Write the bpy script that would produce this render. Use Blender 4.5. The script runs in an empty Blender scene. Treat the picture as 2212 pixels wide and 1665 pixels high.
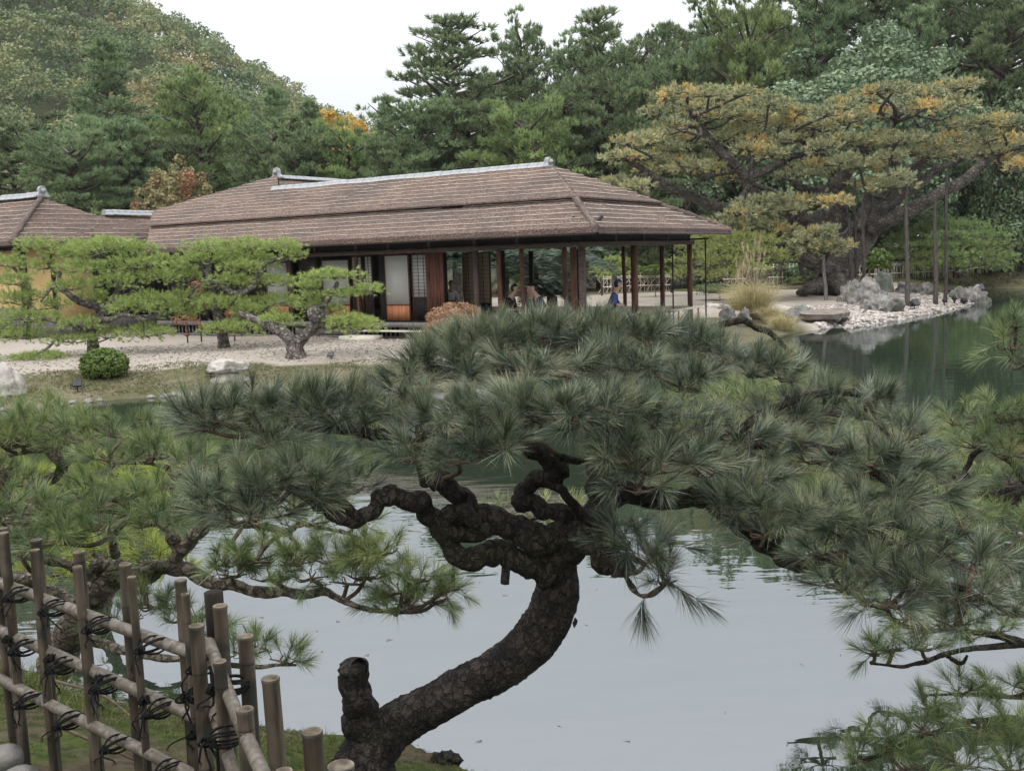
import bpy, math, random
import numpy as np
from mathutils import Vector, Matrix, noise as mnoise

random.seed(7)
RNG = np.random.default_rng(7)
S = bpy.context.scene
C = S.collection

# ---------------------------------------------------------------- camera, world, sun, exposure
FPX, CX, CY, HOR = 2200.0, 1106.0, 832.5, 557.0
CAM = np.array([0.0, 0.0, 2.6])
TH = math.atan((CY - HOR) / FPX)
RO = 0.033
_f = np.array([0, math.cos(TH), -math.sin(TH)])
_u0 = np.array([0, math.sin(TH), math.cos(TH)])
_r0 = np.array([1.0, 0, 0])
_r = math.cos(RO) * _r0 - math.sin(RO) * _u0
_u = math.cos(RO) * _u0 + math.sin(RO) * _r0
cd = bpy.data.cameras.new('camera')
cam = bpy.data.objects.new('camera', cd)
C.objects.link(cam)
cd.sensor_width = 36.0
cd.lens = 36.0 * FPX / 2212.0
cd.clip_start = 0.1
cd.clip_end = 3000
cam.matrix_world = Matrix(((_r[0], _u[0], -_f[0], CAM[0]), (_r[1], _u[1], -_f[1], CAM[1]),
                           (_r[2], _u[2], -_f[2], CAM[2]), (0, 0, 0, 1)))
S.camera = cam

W = bpy.data.worlds.new('World')
S.world = W
W.use_nodes = True
wn, wl = W.node_tree.nodes, W.node_tree.links
wn.clear()
SUN_EL, SUN_AZ = math.radians(58), math.radians(215)      # azimuth clockwise from +Y
sky = wn.new('ShaderNodeTexSky')
sky.sky_type = 'NISHITA'
sky.sun_disc = False
sky.sun_elevation = SUN_EL
sky.sun_rotation = SUN_AZ
sky.air_density = 1.0
sky.dust_density = 3.0
tc = wn.new('ShaderNodeTexCoord')
sep = wn.new('ShaderNodeSeparateXYZ')
wl.new(tc.outputs['Generated'], sep.inputs[0])
m1 = wn.new('ShaderNodeMath'); m1.operation = 'MAXIMUM'; m1.inputs[1].default_value = 0.0
wl.new(sep.outputs['Z'], m1.inputs[0])
m2 = wn.new('ShaderNodeMath'); m2.operation = 'MULTIPLY_ADD'    # overcast sky: zenith three times the horizon
m2.inputs[1].default_value = 2.5; m2.inputs[2].default_value = 0.78
wl.new(m1.outputs[0], m2.inputs[0])
cn = wn.new('ShaderNodeTexNoise'); cn.inputs['Scale'].default_value = 2.2; cn.inputs['Detail'].default_value = 4
wl.new(tc.outputs['Generated'], cn.inputs['Vector'])
m4 = wn.new('ShaderNodeMapRange'); m4.inputs['To Min'].default_value = 0.92; m4.inputs['To Max'].default_value = 1.08
wl.new(cn.outputs[0], m4.inputs['Value'])
m5 = wn.new('ShaderNodeMath'); m5.operation = 'MULTIPLY'
wl.new(m2.outputs[0], m5.inputs[0]); wl.new(m4.outputs[0], m5.inputs[1])
vm = wn.new('ShaderNodeVectorMath'); vm.operation = 'SCALE'
vm.inputs[0].default_value = (5.95, 6.1, 6.35)
wl.new(m5.outputs[0], vm.inputs['Scale'])
mx = wn.new('ShaderNodeMixRGB'); mx.inputs[0].default_value = 0.93
wl.new(sky.outputs[0], mx.inputs[1]); wl.new(vm.outputs[0], mx.inputs[2])
bg = wn.new('ShaderNodeBackground'); bg.inputs['Strength'].default_value = 0.1
wl.new(mx.outputs[0], bg.inputs[0])
wo = wn.new('ShaderNodeOutputWorld'); wl.new(bg.outputs[0], wo.inputs['Surface'])

sd = bpy.data.lights.new('sun', 'SUN'); sd.energy = 1.1; sd.angle = math.radians(25); sd.color = (1.0, 0.97, 0.92)
sun = bpy.data.objects.new('sun', sd); C.objects.link(sun)
_sd = Vector((math.sin(SUN_AZ) * math.cos(SUN_EL), math.cos(SUN_AZ) * math.cos(SUN_EL), math.sin(SUN_EL)))
sun.rotation_euler = _sd.to_track_quat('Z', 'Y').to_euler()
sun.location = (0, -20, 40)

S.view_settings.view_transform = 'Standard'
S.view_settings.look = 'None'
S.view_settings.gamma = 1.0
S.view_settings.use_curve_mapping = False
S.view_settings.exposure = 0.55
S.render.engine = 'CYCLES'
S.cycles.max_bounces = 7
S.cycles.diffuse_bounces = 4
S.cycles.glossy_bounces = 3
S.cycles.transmission_bounces = 4
S.cycles.transparent_max_bounces = 6
S.cycles.volume_bounces = 0
S.cycles.use_adaptive_sampling = True
S.cycles.adaptive_threshold = 0.01
S.cycles.use_denoising = True
S.cycles.denoiser = 'OPENIMAGEDENOISE'
S.cycles.denoising_input_passes = 'RGB_ALBEDO_NORMAL'
S.cycles.denoising_prefilter = 'ACCURATE'

# ---------------------------------------------------------------- where things stand
def P(x, y, Y):
    """point on the sight line of picture position x, y at distance Y ahead"""
    d = _r * (x - CX) / FPX + _u * (CY - y) / FPX + _f
    return CAM + d * (Y / d[1])
def G(x, y, z=0.0):
    """where that sight line meets height z"""
    d = _r * (x - CX) / FPX + _u * (CY - y) / FPX + _f
    return CAM + d * ((z - CAM[2]) / d[2])
def M(px, Y):
    return px * Y / FPX
def nrm(v):
    return v / np.maximum(np.linalg.norm(v, axis=-1, keepdims=True), 1e-9)

# ---------------------------------------------------------------- mesh helpers
class MB:
    def __init__(s):
        s.v, s.f3, s.f4, s.t, s.n, s.fn = [], [], [], [], 0, []
    def add(s, v, f3=None, f4=None, tone=0.5):
        v = np.asarray(v, float).reshape(-1, 3)
        if f3 is not None and len(f3): s.f3.append(np.asarray(f3, np.int64).reshape(-1, 3) + s.n)
        if f4 is not None and len(f4): s.f4.append(np.asarray(f4, np.int64).reshape(-1, 4) + s.n)
        s.v.append(v)
        s.t.append(np.broadcast_to(np.asarray(tone, float), (len(v),)))
        s.n += len(v)
        return s
    def ngon(s, v, tone=0.5):
        v = np.asarray(v, float).reshape(-1, 3)
        s.fn.append([i + s.n for i in range(len(v))])
        s.v.append(v); s.t.append(np.full(len(v), tone)); s.n += len(v)
    def box(s, x0, x1, y0, y1, z0, z1, tone=0.5):
        v = [(x, y, z) for x in (x0, x1) for y in (y0, y1) for z in (z0, z1)]
        s.add(v, f4=[(0, 1, 3, 2), (4, 6, 7, 5), (0, 4, 5, 1), (2, 3, 7, 6), (0, 2, 6, 4), (1, 5, 7, 3)], tone=tone)
        return s
    def mesh(s, name, smooth=False):
        V = np.concatenate(s.v) if s.v else np.zeros((0, 3))
        f3 = np.concatenate(s.f3) if s.f3 else np.zeros((0, 3), np.int64)
        f4 = np.concatenate(s.f4) if s.f4 else np.zeros((0, 4), np.int64)
        me = bpy.data.meshes.new(name)
        fl = [i for f in s.fn for i in f]
        loops = np.concatenate([f3.ravel(), f4.ravel(), np.array(fl, np.int64)])
        tot = np.concatenate([np.full(len(f3), 3), np.full(len(f4), 4), np.array([len(f) for f in s.fn], np.int64)]).astype(np.int32)
        st = np.concatenate([[0], np.cumsum(tot)[:-1]]).astype(np.int32) if len(tot) else np.zeros(0, np.int32)
        me.vertices.add(len(V)); me.vertices.foreach_set('co', V.astype(np.float32).ravel())
        me.loops.add(len(loops)); me.loops.foreach_set('vertex_index', loops.astype(np.int32))
        me.polygons.add(len(tot)); me.polygons.foreach_set('loop_start', st)
        if smooth: me.polygons.foreach_set('use_smooth', np.ones(len(tot), bool))
        me.update(calc_edges=True)
        a = me.attributes.new('tone', 'FLOAT', 'POINT')
        a.data.foreach_set('value', np.concatenate(s.t).astype(np.float32))
        return me
    def obj(s, name, mat, parent=None, smooth=False, loc=None):
        me = s.mesh(name, smooth)
        me.materials.append(mat)
        o = bpy.data.objects.new(name, me)
        if loc is not None: o.location = loc
        C.objects.link(o)
        if parent is not None: o.parent = parent
        return o

def tag(o, label=None, cat=None, group=None, kind=None):
    if label: o['label'] = label
    if cat: o['category'] = cat
    if group: o['group'] = group
    if kind: o['kind'] = kind
    return o
def empty(name, loc=(0, 0, 0), rz=0.0, label=None, cat=None, group=None):
    o = bpy.data.objects.new(name, None)
    o.location = [float(c) for c in loc]; o.rotation_euler = (0, 0, rz); o.empty_display_size = 0.2
    C.objects.link(o)
    return tag(o, label, cat, group)
def dup(root, loc, rz=0.0, sc=(1, 1, 1), label=None):
    r = root.copy(); C.objects.link(r)
    r.location = [float(c) for c in loc]; r.rotation_euler = (0, 0, rz); r.scale = sc
    if label: r['label'] = label
    for ch in list(root.children):
        c = ch.copy(); C.objects.link(c); c.parent = r
        for g in list(ch.children):
            d = g.copy(); C.objects.link(d); d.parent = c
    return r

def catmull(pts, n):
    pts = np.asarray(pts, float)
    if len(pts) == 2:
        u = np.linspace(0, 1, n)[:, None]
        return pts[0] * (1 - u) + pts[1] * u
    p = np.vstack([2 * pts[0] - pts[1], pts, 2 * pts[-1] - pts[-2]])
    segs = len(pts) - 1
    u = np.linspace(0, segs, n)
    i = np.minimum(u.astype(int), segs - 1)
    t = (u - i)[:, None]
    p0, p1, p2, p3 = p[i], p[i + 1], p[i + 2], p[i + 3]
    return 0.5 * ((2 * p1) + (-p0 + p2) * t + (2 * p0 - 5 * p1 + 4 * p2 - p3) * t ** 2 + (-p0 + 3 * p1 - 3 * p2 + p3) * t ** 3)

def tube(mb, pts, rad, sides=8, n=None, rough=0.0, tone=0.5, cap=True, seed=0):
    """tapered tube through pts; rough = relative lumpiness of the bark"""
    pts = np.asarray(pts, float); k = len(pts)
    rad = np.broadcast_to(np.asarray(rad, float), (k,)) if np.ndim(rad) == 0 or len(np.atleast_1d(rad)) == k else np.linspace(rad[0], rad[1], k)
    n = n or max(2, (k - 1) * 3 + 1)
    Q = catmull(pts, n)
    R = np.interp(np.linspace(0, k - 1, n), np.arange(k), rad)
    T = nrm(np.gradient(Q, axis=0))
    ref = np.array([0.13, 0.31, 0.94]) if abs(T[0][2]) < 0.85 else np.array([1.0, 0.1, 0.0])
    N = np.zeros_like(Q)
    a = nrm(np.cross(T[0], ref))
    for i in range(n):
        a = nrm(a - T[i] * np.dot(a, T[i])); N[i] = a
    B = np.cross(T, N)
    ang = np.linspace(0, 2 * math.pi, sides, endpoint=False)
    rr = R[:, None] * np.ones((1, sides))
    if rough:
        s = np.concatenate([[0], np.cumsum(np.linalg.norm(np.diff(Q, axis=0), axis=1))]) / max(R.max(), 1e-4)
        rs = np.random.default_rng(abs(int(seed)) + 11)
        nz = 0
        for fa, fs, am in ((1, .55, .45), (2, 1.1, .35), (3, 1.9, .3), (5, 3.3, .22), (7, 6.1, .2)):
            nz = nz + am * np.sin(fa * ang[None, :] + fs * s[:, None] + rs.uniform(0, 6)) * np.sin(fs * 1.3 * s[:, None] - fa * .5 * ang[None, :] + rs.uniform(0, 6))
        nz = nz + .16 * rs.normal(size=rr.shape)
        rr = rr * (1 + rough * nz)
    V = Q[:, None, :] + rr[..., None] * (np.cos(ang)[None, :, None] * N[:, None, :] + np.sin(ang)[None, :, None] * B[:, None, :])
    V = V.reshape(-1, 3)
    i = np.arange(n - 1)[:, None] * sides; j = np.arange(sides)[None, :]; j2 = (j + 1) % sides
    F = np.stack([i + j, i + j2, i + sides + j2, i + sides + j], -1).reshape(-1, 4)
    f3 = []
    if cap:
        V = np.vstack([V, Q[0] - T[0] * R[0] * .15, Q[-1] + T[-1] * R[-1] * .25])
        a0, a1 = n * sides, n * sides + 1
        for q in range(sides):
            q2 = (q + 1) % sides
            f3.append((a0, q2, q)); f3.append((a1, (n - 1) * sides + q, (n - 1) * sides + q2))
    mb.add(V, f3=f3, f4=F, tone=tone)
    return Q

def blades(mb, base, d, L, w, droop=0.0, tone=0.5, two=True, rng=RNG):
    """thin tapering needles or leaves"""
    n = len(base)
    d = nrm(d)
    L = np.broadcast_to(L, (n,))[:, None]; w = np.broadcast_to(w, (n,))[:, None]
    side = nrm(np.cross(d, rng.normal(size=(n, 3))))
    tone = np.broadcast_to(tone, (n,))
    if two:
        mid = base + d * L * .55
        d2 = d.copy(); d2[:, 2] -= droop; d2 = nrm(d2)
        tip = mid + d2 * L * .45
        V = np.stack([base - side * w * .5, base + side * w * .5, mid + side * w * .45, mid - side * w * .45, tip], 1)
        k = np.arange(n)[:, None] * 5
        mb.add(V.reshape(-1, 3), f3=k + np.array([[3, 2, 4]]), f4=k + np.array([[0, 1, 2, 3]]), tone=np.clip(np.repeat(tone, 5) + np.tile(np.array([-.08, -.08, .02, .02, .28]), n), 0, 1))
    else:
        tip = base + d * L
        V = np.stack([base - side * w * .5, base + side * w * .5, tip], 1)
        k = np.arange(n)[:, None] * 3
        mb.add(V.reshape(-1, 3), f3=k + np.array([[0, 1, 2]]), tone=np.repeat(tone, 3))

def tufts(mb, pos, d, per, L, w, shoot, phi=(20, 75), droop=.15, tone=0.5, two=True, rng=RNG, tvar=.12):
    m = len(pos)
    if m == 0: return
    d = nrm(d)
    u = rng.random((m, per)) ** .8
    ph = np.radians(phi[1] + (phi[0] - phi[1]) * u + rng.normal(0, 8, (m, per))) * rng.uniform(.6, 1.12, (m, 1))
    az = rng.random((m, per)) * 2 * math.pi
    a = nrm(np.cross(d, rng.normal(size=(m, 3)))); b = np.cross(d, a)
    dd = (d[:, None, :] * np.cos(ph)[..., None] + (a[:, None, :] * np.cos(az)[..., None] + b[:, None, :] * np.sin(az)[..., None]) * np.sin(ph)[..., None])
    bs = pos[:, None, :] + d[:, None, :] * (shoot * u)[..., None]
    LL = L * rng.uniform(.68, 1.08, (m, per)) * rng.uniform(.72, 1.15, (m, 1))
    tn = np.clip(np.broadcast_to(tone, (m,))[:, None] + rng.normal(0, tvar, (m, per)), 0, 1)
    if two: tn = np.where(rng.random((m, per)) < .03, rng.uniform(.85, 1, (m, per)), tn)
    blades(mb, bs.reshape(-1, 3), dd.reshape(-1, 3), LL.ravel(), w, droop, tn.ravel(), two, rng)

def leaf_cloud(mb, cen, rad, n, size, clumps=30, tone=0.5, tvar=.12, crad=.33, flat=.75, rng=RNG, low=-.35, shell=(.55, .95)):
    """crown of leaf-sized faces gathered in clumps over an uneven ellipsoid"""
    cen = np.asarray(cen, float); rad = np.asarray(rad, float)
    c = nrm(rng.normal(size=(clumps, 3)))
    c[:, 2] = np.where(c[:, 2] < low, -c[:, 2] * .6, c[:, 2])
    cr = rng.uniform(*shell, (clumps, 1))
    cc = c * cr
    rr = crad * rng.uniform(.7, 1.25, clumps)
    k = rng.integers(0, clumps, n)
    q = nrm(rng.normal(size=(n, 3)) + c[k] * .55 + np.array([0, 0, .3]))
    dist = rr[k][:, None] * (1 - .35 * rng.random((n, 1)) ** 2)
    p = cc[k] + q * dist * np.array([1, 1, flat])
    pos = cen + p * rad
    nn = nrm(q + rng.normal(0, .55, (n, 3)))
    ct = tone + rng.normal(0, tvar, clumps)
    tn = np.clip(ct[k] + rng.normal(0, tvar * .6, n), 0, 1)
    a = nrm(np.cross(nn, rng.normal(size=(n, 3)))); b = np.cross(nn, a)
    s = (size * rng.uniform(.6, 1.3, n))[:, None]
    V = np.stack([pos - a * s * .5, pos - b * s * .32 + nn * s * .1, pos + a * s * .5, pos + b * s * .32 + nn * s * .1], 1)
    kk = np.arange(n)[:, None] * 4
    mb.add(V.reshape(-1, 3), f4=kk + np.array([[0, 1, 2, 3]]), tone=np.repeat(tn, 4))

# ---------------------------------------------------------------- materials
MATS = {}
def _nt(name):
    m = bpy.data.materials.new(name); m.use_nodes = True
    nt = m.node_tree; nt.nodes.clear()
    out = nt.nodes.new('ShaderNodeOutputMaterial')
    return m, nt, out
def ramp(nt, cols, pos=None):
    r = nt.nodes.new('ShaderNodeValToRGB')
    k = len(cols)
    pos = pos or [i / (k - 1) for i in range(k)]
    while len(r.color_ramp.elements) < k: r.color_ramp.elements.new(.5)
    for e, p_, c_ in zip(r.color_ramp.elements, pos, cols):
        e.position = p_; e.color = (*c_, 1)
    return r
def foliage(name, cols, rough=.5, trans=.25, spec=.4, pos=None, patch=None, pscale=.6, rv=.0):
    """cols over the 'tone' attribute; patch = (colour, low, high) noise patches of another leaf colour"""
    m, nt, out = _nt(name); L = nt.links.new
    at = nt.nodes.new('ShaderNodeAttribute'); at.attribute_name = 'tone'
    r = ramp(nt, cols, pos); L(at.outputs['Fac'], r.inputs[0])
    col = r.outputs[0]
    if patch:
        g = nt.nodes.new('ShaderNodeNewGeometry')
        nz = nt.nodes.new('ShaderNodeTexNoise'); nz.inputs['Scale'].default_value = pscale; nz.inputs['Detail'].default_value = 3
        L(g.outputs['Position'], nz.inputs['Vector'])
        mr = nt.nodes.new('ShaderNodeMapRange'); mr.inputs['From Min'].default_value = patch[1]; mr.inputs['From Max'].default_value = patch[2]
        L(nz.outputs[0], mr.inputs['Value'])
        mm = nt.nodes.new('ShaderNodeMixRGB'); mm.inputs[2].default_value = (*patch[0], 1)
        L(mr.outputs[0], mm.inputs[0]); L(col, mm.inputs[1]); col = mm.outputs[0]
    if rv:
        oi = nt.nodes.new('ShaderNodeObjectInfo')
        hs = nt.nodes.new('ShaderNodeHueSaturation')
        a = nt.nodes.new('ShaderNodeMapRange'); a.inputs['To Min'].default_value = 1 - rv; a.inputs['To Max'].default_value = 1 + rv
        L(oi.outputs['Random'], a.inputs['Value']); L(a.outputs[0], hs.inputs['Value']); L(col, hs.inputs['Color'])
        b = nt.nodes.new('ShaderNodeMapRange'); b.inputs['To Min'].default_value = .485; b.inputs['To Max'].default_value = .515
        L(oi.outputs['Random'], b.inputs['Value']); L(b.outputs[0], hs.inputs['Hue']); col = hs.outputs[0]
    p = nt.nodes.new('ShaderNodeBsdfPrincipled')
    L(col, p.inputs['Base Color']); p.inputs['Roughness'].default_value = rough
    p.inputs['Specular IOR Level'].default_value = spec
    if trans:
        t = nt.nodes.new('ShaderNodeBsdfTranslucent'); L(col, t.inputs['Color'])
        x = nt.nodes.new('ShaderNodeMixShader'); x.inputs[0].default_value = trans
        L(p.outputs[0], x.inputs[1]); L(t.outputs[0], x.inputs[2]); L(x.outputs[0], out.inputs[0])
    else:
        L(p.outputs[0], out.inputs[0])
    MATS[name] = m
    return m
def solid(name, c1, c2=None, scale=5.0, rough=.7, bump=0.0, bscale=None, stretch=(1, 1, 1), spec=.3, detail=6, lo=.35, hi=.65, c3=None, s3=1.0, coord='Object', vor=0.0, vscale=10, tmul=False):
    m, nt, out = _nt(name); L = nt.links.new
    p = nt.nodes.new('ShaderNodeBsdfPrincipled'); p.inputs['Roughness'].default_value = rough
    p.inputs['Specular IOR Level'].default_value = spec
    L(p.outputs[0], out.inputs[0])
    tc_ = nt.nodes.new('ShaderNodeTexCoord'); mp = nt.nodes.new('ShaderNodeMapping'); mp.inputs['Scale'].default_value = stretch
    L(tc_.outputs[coord], mp.inputs[0])
    nz = nt.nodes.new('ShaderNodeTexNoise'); nz.inputs['Scale'].default_value = scale; nz.inputs['Detail'].default_value = detail
    L(mp.outputs[0], nz.inputs['Vector'])
    r = ramp(nt, [c1, c2 or c1], [lo, hi]); L(nz.outputs[0], r.inputs[0]); col = r.outputs[0]
    if c3:
        n3 = nt.nodes.new('ShaderNodeTexNoise'); n3.inputs['Scale'].default_value = s3; n3.inputs['Detail'].default_value = 5
        L(tc_.outputs[coord], n3.inputs['Vector'])
        r3 = ramp(nt, [(0, 0, 0), (1, 1, 1)], [.5, .62]); L(n3.outputs[0], r3.inputs[0])
        mm = nt.nodes.new('ShaderNodeMixRGB'); mm.inputs[2].default_value = (*c3, 1)
        L(r3.outputs[0], mm.inputs[0]); L(col, mm.inputs[1]); col = mm.outputs[0]
    if tmul:   # dark bands where the mesh marks a growth ring
        at = nt.nodes.new('ShaderNodeAttribute'); at.attribute_name = 'tone'
        mt = nt.nodes.new('ShaderNodeMixRGB'); mt.blend_type = 'MULTIPLY'; mt.inputs[0].default_value = 1
        L(col, mt.inputs[1]); L(at.outputs['Fac'], mt.inputs[2]); col = mt.outputs[0]
    L(col, p.inputs['Base Color'])
    h = nz.outputs[0]
    if bump:
        nb = nt.nodes.new('ShaderNodeTexNoise'); nb.inputs['Scale'].default_value = bscale or scale * 2; nb.inputs['Detail'].default_value = 8
        L(mp.outputs[0], nb.inputs['Vector']); h = nb.outputs[0]
        b = nt.nodes.new('ShaderNodeBump'); b.inputs['Strength'].default_value = bump; b.inputs['Distance'].default_value = .05
        if vor:
            v = nt.nodes.new('ShaderNodeTexVoronoi'); v.feature = 'DISTANCE_TO_EDGE'; v.inputs['Scale'].default_value = vscale
            ad = nt.nodes.new('ShaderNodeMixRGB'); ad.blend_type = 'ADD'; ad.inputs[0].default_value = .06
            L(mp.outputs[0], ad.inputs[1]); L(nb.outputs['Color'], ad.inputs[2]); L(ad.outputs[0], v.inputs['Vector'])
            mr = nt.nodes.new('ShaderNodeMapRange'); mr.inputs['From Max'].default_value = .12; L(v.outputs[0], mr.inputs['Value'])
            ma = nt.nodes.new('ShaderNodeMath'); ma.operation = 'MULTIPLY_ADD'; ma.inputs[1].default_value = vor
            L(mr.outputs[0], ma.inputs[0]); L(h, ma.inputs[2]); h = ma.outputs[0]
        L(h, b.inputs['Height']); L(b.outputs[0], p.inputs['Normal'])
    MATS[name] = m
    return m
# foreground pine: blue green needles darkened to stand for overhead shade, a few yellow
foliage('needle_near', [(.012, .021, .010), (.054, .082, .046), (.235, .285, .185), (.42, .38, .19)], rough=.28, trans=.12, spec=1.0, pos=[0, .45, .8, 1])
foliage('needle_left', [(.045, .075, .028), (.13, .185, .075), (.23, .30, .12), (.38, .38, .12)], rough=.38, trans=.2, spec=.6, pos=[0, .45, .8, 1])
foliage('needle_yellow', [(.14, .19, .04), (.27, .33, .07), (.42, .46, .10)], rough=.45, trans=.3)
foliage('needle_mid', [(.10, .145, .045), (.27, .35, .105), (.42, .50, .165), (.48, .54, .19)], rough=.5, trans=.3, pos=[0, .4, .75, 1])
foliage('needle_yellowish', [(.14, .17, .055), (.30, .34, .11), (.44, .46, .16)], rough=.5, trans=.3)
foliage('needle_giant', [(.15, .175, .095), (.37, .385, .215), (.56, .54, .31)], rough=.55, trans=.3, patch=((.72, .52, .20), .52, .70), pscale=.8)
foliage('needle_far', [(.085, .13, .06), (.20, .27, .13), (.35, .42, .20)], rough=.55, trans=.3, rv=.18)
foliage('needle_far_bright', [(.10, .155, .055), (.24, .32, .12), (.37, .45, .17)], rough=.55, trans=.3, rv=.12)
foliage('leaf_teal', [(.065, .105, .055), (.16, .225, .12), (.28, .35, .20)], rough=.45, trans=.2, spec=.4, rv=.15)
foliage('leaf_dark', [(.045, .07, .03), (.10, .15, .065), (.17, .23, .10)], rough=.45, trans=.2, spec=.4, rv=.15)
foliage('leaf_hill', [(.07, .115, .048), (.155, .21, .09), (.24, .27, .12), (.33, .28, .13)], rough=.6, trans=.25, patch=((.30, .235, .10), .56, .70), pscale=.06)
foliage('leaf_rust', [(.13, .14, .055), (.26, .23, .10), (.36, .27, .13)], rough=.55, trans=.25, patch=((.36, .15, .09), .56, .70), pscale=.7)
foliage('leaf_red', [(.24, .08, .04), (.38, .16, .09), (.45, .24, .14)], rough=.5, trans=.3)
foliage('leaf_orange', [(.20, .11, .055), (.36, .20, .11), (.46, .30, .19)], rough=.55, trans=.25)
foliage('leaf_gold', [(.40, .28, .06), (.62, .42, .08), (.75, .5, .12)], rough=.55, trans=.3)
foliage('leaf_bush', [(.05, .085, .018), (.12, .18, .035), (.20, .26, .06)], rough=.45, trans=.2)
foliage('cycad_frond', [(.02, .04, .025), (.05, .085, .05), (.10, .15, .085)], rough=.35, trans=.1, spec=.5)
foliage('grass_dry', [(.24, .22, .10), (.46, .40, .20), (.62, .54, .34)], rough=.6, trans=.3)
foliage('plume', [(.45, .36, .24), (.6, .5, .36)], rough=.8, trans=.35)
foliage('grass_short', [(.075, .085, .03), (.12, .13, .05), (.20, .18, .08)], rough=.7, trans=.2)
foliage('moss_blade', [(.03, .06, .01), (.07, .12, .02), (.16, .18, .05), (.25, .2, .1)], rough=.6, trans=.25)
foliage('litter_leaf', [(.06, .04, .02), (.14, .09, .045), (.24, .17, .09)], rough=.7, trans=.1)
solid('bark_near', (.012, .010, .008), (.064, .050, .042), scale=9, rough=.85, bump=1.0, bscale=40, vor=1.3, vscale=24, stretch=(1, 1, .7), c3=(.05, .045, .03), s3=2.5)
solid('bark_pale', (.11, .085, .065), (.30, .25, .20), scale=8, rough=.85, bump=1.0, bscale=30, vor=1.6, vscale=14, c3=(.07, .075, .035), s3=4)
solid('twig', (.05, .035, .024), (.12, .085, .06), scale=20, rough=.8)
solid('bark_mid', (.08, .068, .058), (.26, .23, .20), scale=7, rough=.9, bump=1.0, bscale=16, vor=1.5, vscale=9)
solid('bark_giant', (.06, .052, .045), (.17, .15, .13), scale=2.5, rough=.9, bump=1.0, bscale=5, vor=1.2, vscale=6.5)
solid('bark_far', (.06, .05, .042), (.14, .115, .09), scale=2, rough=.9)
solid('heartwood', (.02, .015, .01), (.05, .035, .025), scale=20, rough=.9)
solid('rock_pale', (.26, .235, .21), (.55, .51, .46), scale=1.6, rough=.85, bump=.8, bscale=5, c3=(.16, .15, .12), s3=2.5)
solid('rock_grey', (.075, .07, .065), (.31, .29, .27), scale=3.2, rough=.85, bump=1.0, bscale=7, c3=(.08, .085, .06), s3=1.7)
solid('rock_edge', (.13, .12, .10), (.32, .295, .26), scale=3, rough=.9, bump=.5, bscale=9)
solid('rock_green', (.12, .135, .11), (.25, .26, .22), scale=1.8, rough=.8, bump=.7, bscale=6)
solid('pebble', (.36, .33, .30), (.66, .62, .57), scale=3.5, rough=.75)
solid('rust_wood', (.05, .022, .014), (.15, .06, .035), scale=5, rough=.7, stretch=(6, 6, .5), bump=.4, bscale=14)
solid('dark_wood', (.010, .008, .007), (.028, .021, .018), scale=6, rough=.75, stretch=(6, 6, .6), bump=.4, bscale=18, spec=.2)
solid('beam_wood', (.05, .034, .028), (.11, .078, .062), scale=6, rough=.8, stretch=(1, 6, 6))
solid('grey_wood', (.10, .092, .088), (.22, .205, .195), scale=6, rough=.85, stretch=(8, 8, .8), bump=.4, bscale=20)
solid('kick_wood', (.30, .105, .045), (.45, .19, .085), scale=3, rough=.6, stretch=(7, 7, .5))
foliage('paper', [(.66, .66, .63), (.72, .72, .69), (.76, .76, .73)], rough=.9, trans=.45, spec=.1)
solid('plaster', (.62, .44, .20), (.70, .52, .26), scale=1.5, rough=.9)
solid('tatami', (.13, .11, .08), (.19, .165, .12), scale=6, rough=.8)
solid('tile_grey', (.22, .225, .235), (.38, .39, .40), scale=6, rough=.5, bump=.2, bscale=15, spec=.4)
solid('batten_wood', (.36, .29, .23), (.60, .52, .43), scale=4, rough=.8)
solid('soffit', (.06, .045, .038), (.12, .09, .075), scale=6, rough=.9, stretch=(6, 1, 1))
solid('concrete_pale', (.5, .46, .38), (.62, .58, .5), scale=5, rough=.8)
solid('black_metal', (.012, .012, .014), (.03, .03, .033), scale=20, rough=.45)
solid('lamp_glass', (.03, .033, .038), (.05, .055, .06), scale=3, rough=.35, spec=.3)
solid('pole_wood', (.022, .018, .017), (.085, .07, .062), scale=7, rough=.85, stretch=(4, 4, .6), bump=.5, bscale=10)
solid('bamboo_far', (.52, .46, .37), (.74, .68, .58), scale=8, rough=.6)
solid('fence_dark', (.05, .035, .03), (.12, .09, .07), scale=6, rough=.8)
solid('bamboo', (.038, .029, .021), (.125, .098, .072), scale=7, rough=.5, stretch=(5, 5, .6), bump=.2, bscale=30, c3=(.035, .032, .024), s3=6, spec=.35, tmul=True)
solid('bamboo_rail', (.07, .058, .045), (.185, .158, .128), scale=9, rough=.45, stretch=(6, 6, 6), bump=.1, bscale=30, c3=(.09, .075, .055), s3=9, spec=.4, tmul=True)
solid('bamboo_inside', (.06, .048, .036), (.22, .18, .13), scale=30, rough=.8)
solid('rope', (.006, .006, .007), (.022, .02, .02), scale=60, rough=.9, bump=.8, bscale=160)
solid('hair', (.008, .007, .007), (.025, .02, .018), scale=30, rough=.5)
solid('skin', (.48, .30, .22), (.55, .36, .27), scale=5, rough=.55)
for nm, c_ in (('cloth_black', (.012, .012, .014)), ('cloth_grey', (.20, .20, .22)), ('cloth_navy', (.03, .04, .08)), ('cloth_blue', (.06, .14, .34)), ('cloth_white', (.6, .6, .6)), ('cloth_brown', (.12, .07, .045)), ('cap_blue', (.035, .06, .17))):
    solid(nm, c_, tuple(min(1, k * 1.4) for k in c_), scale=8, rough=.85)

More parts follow.
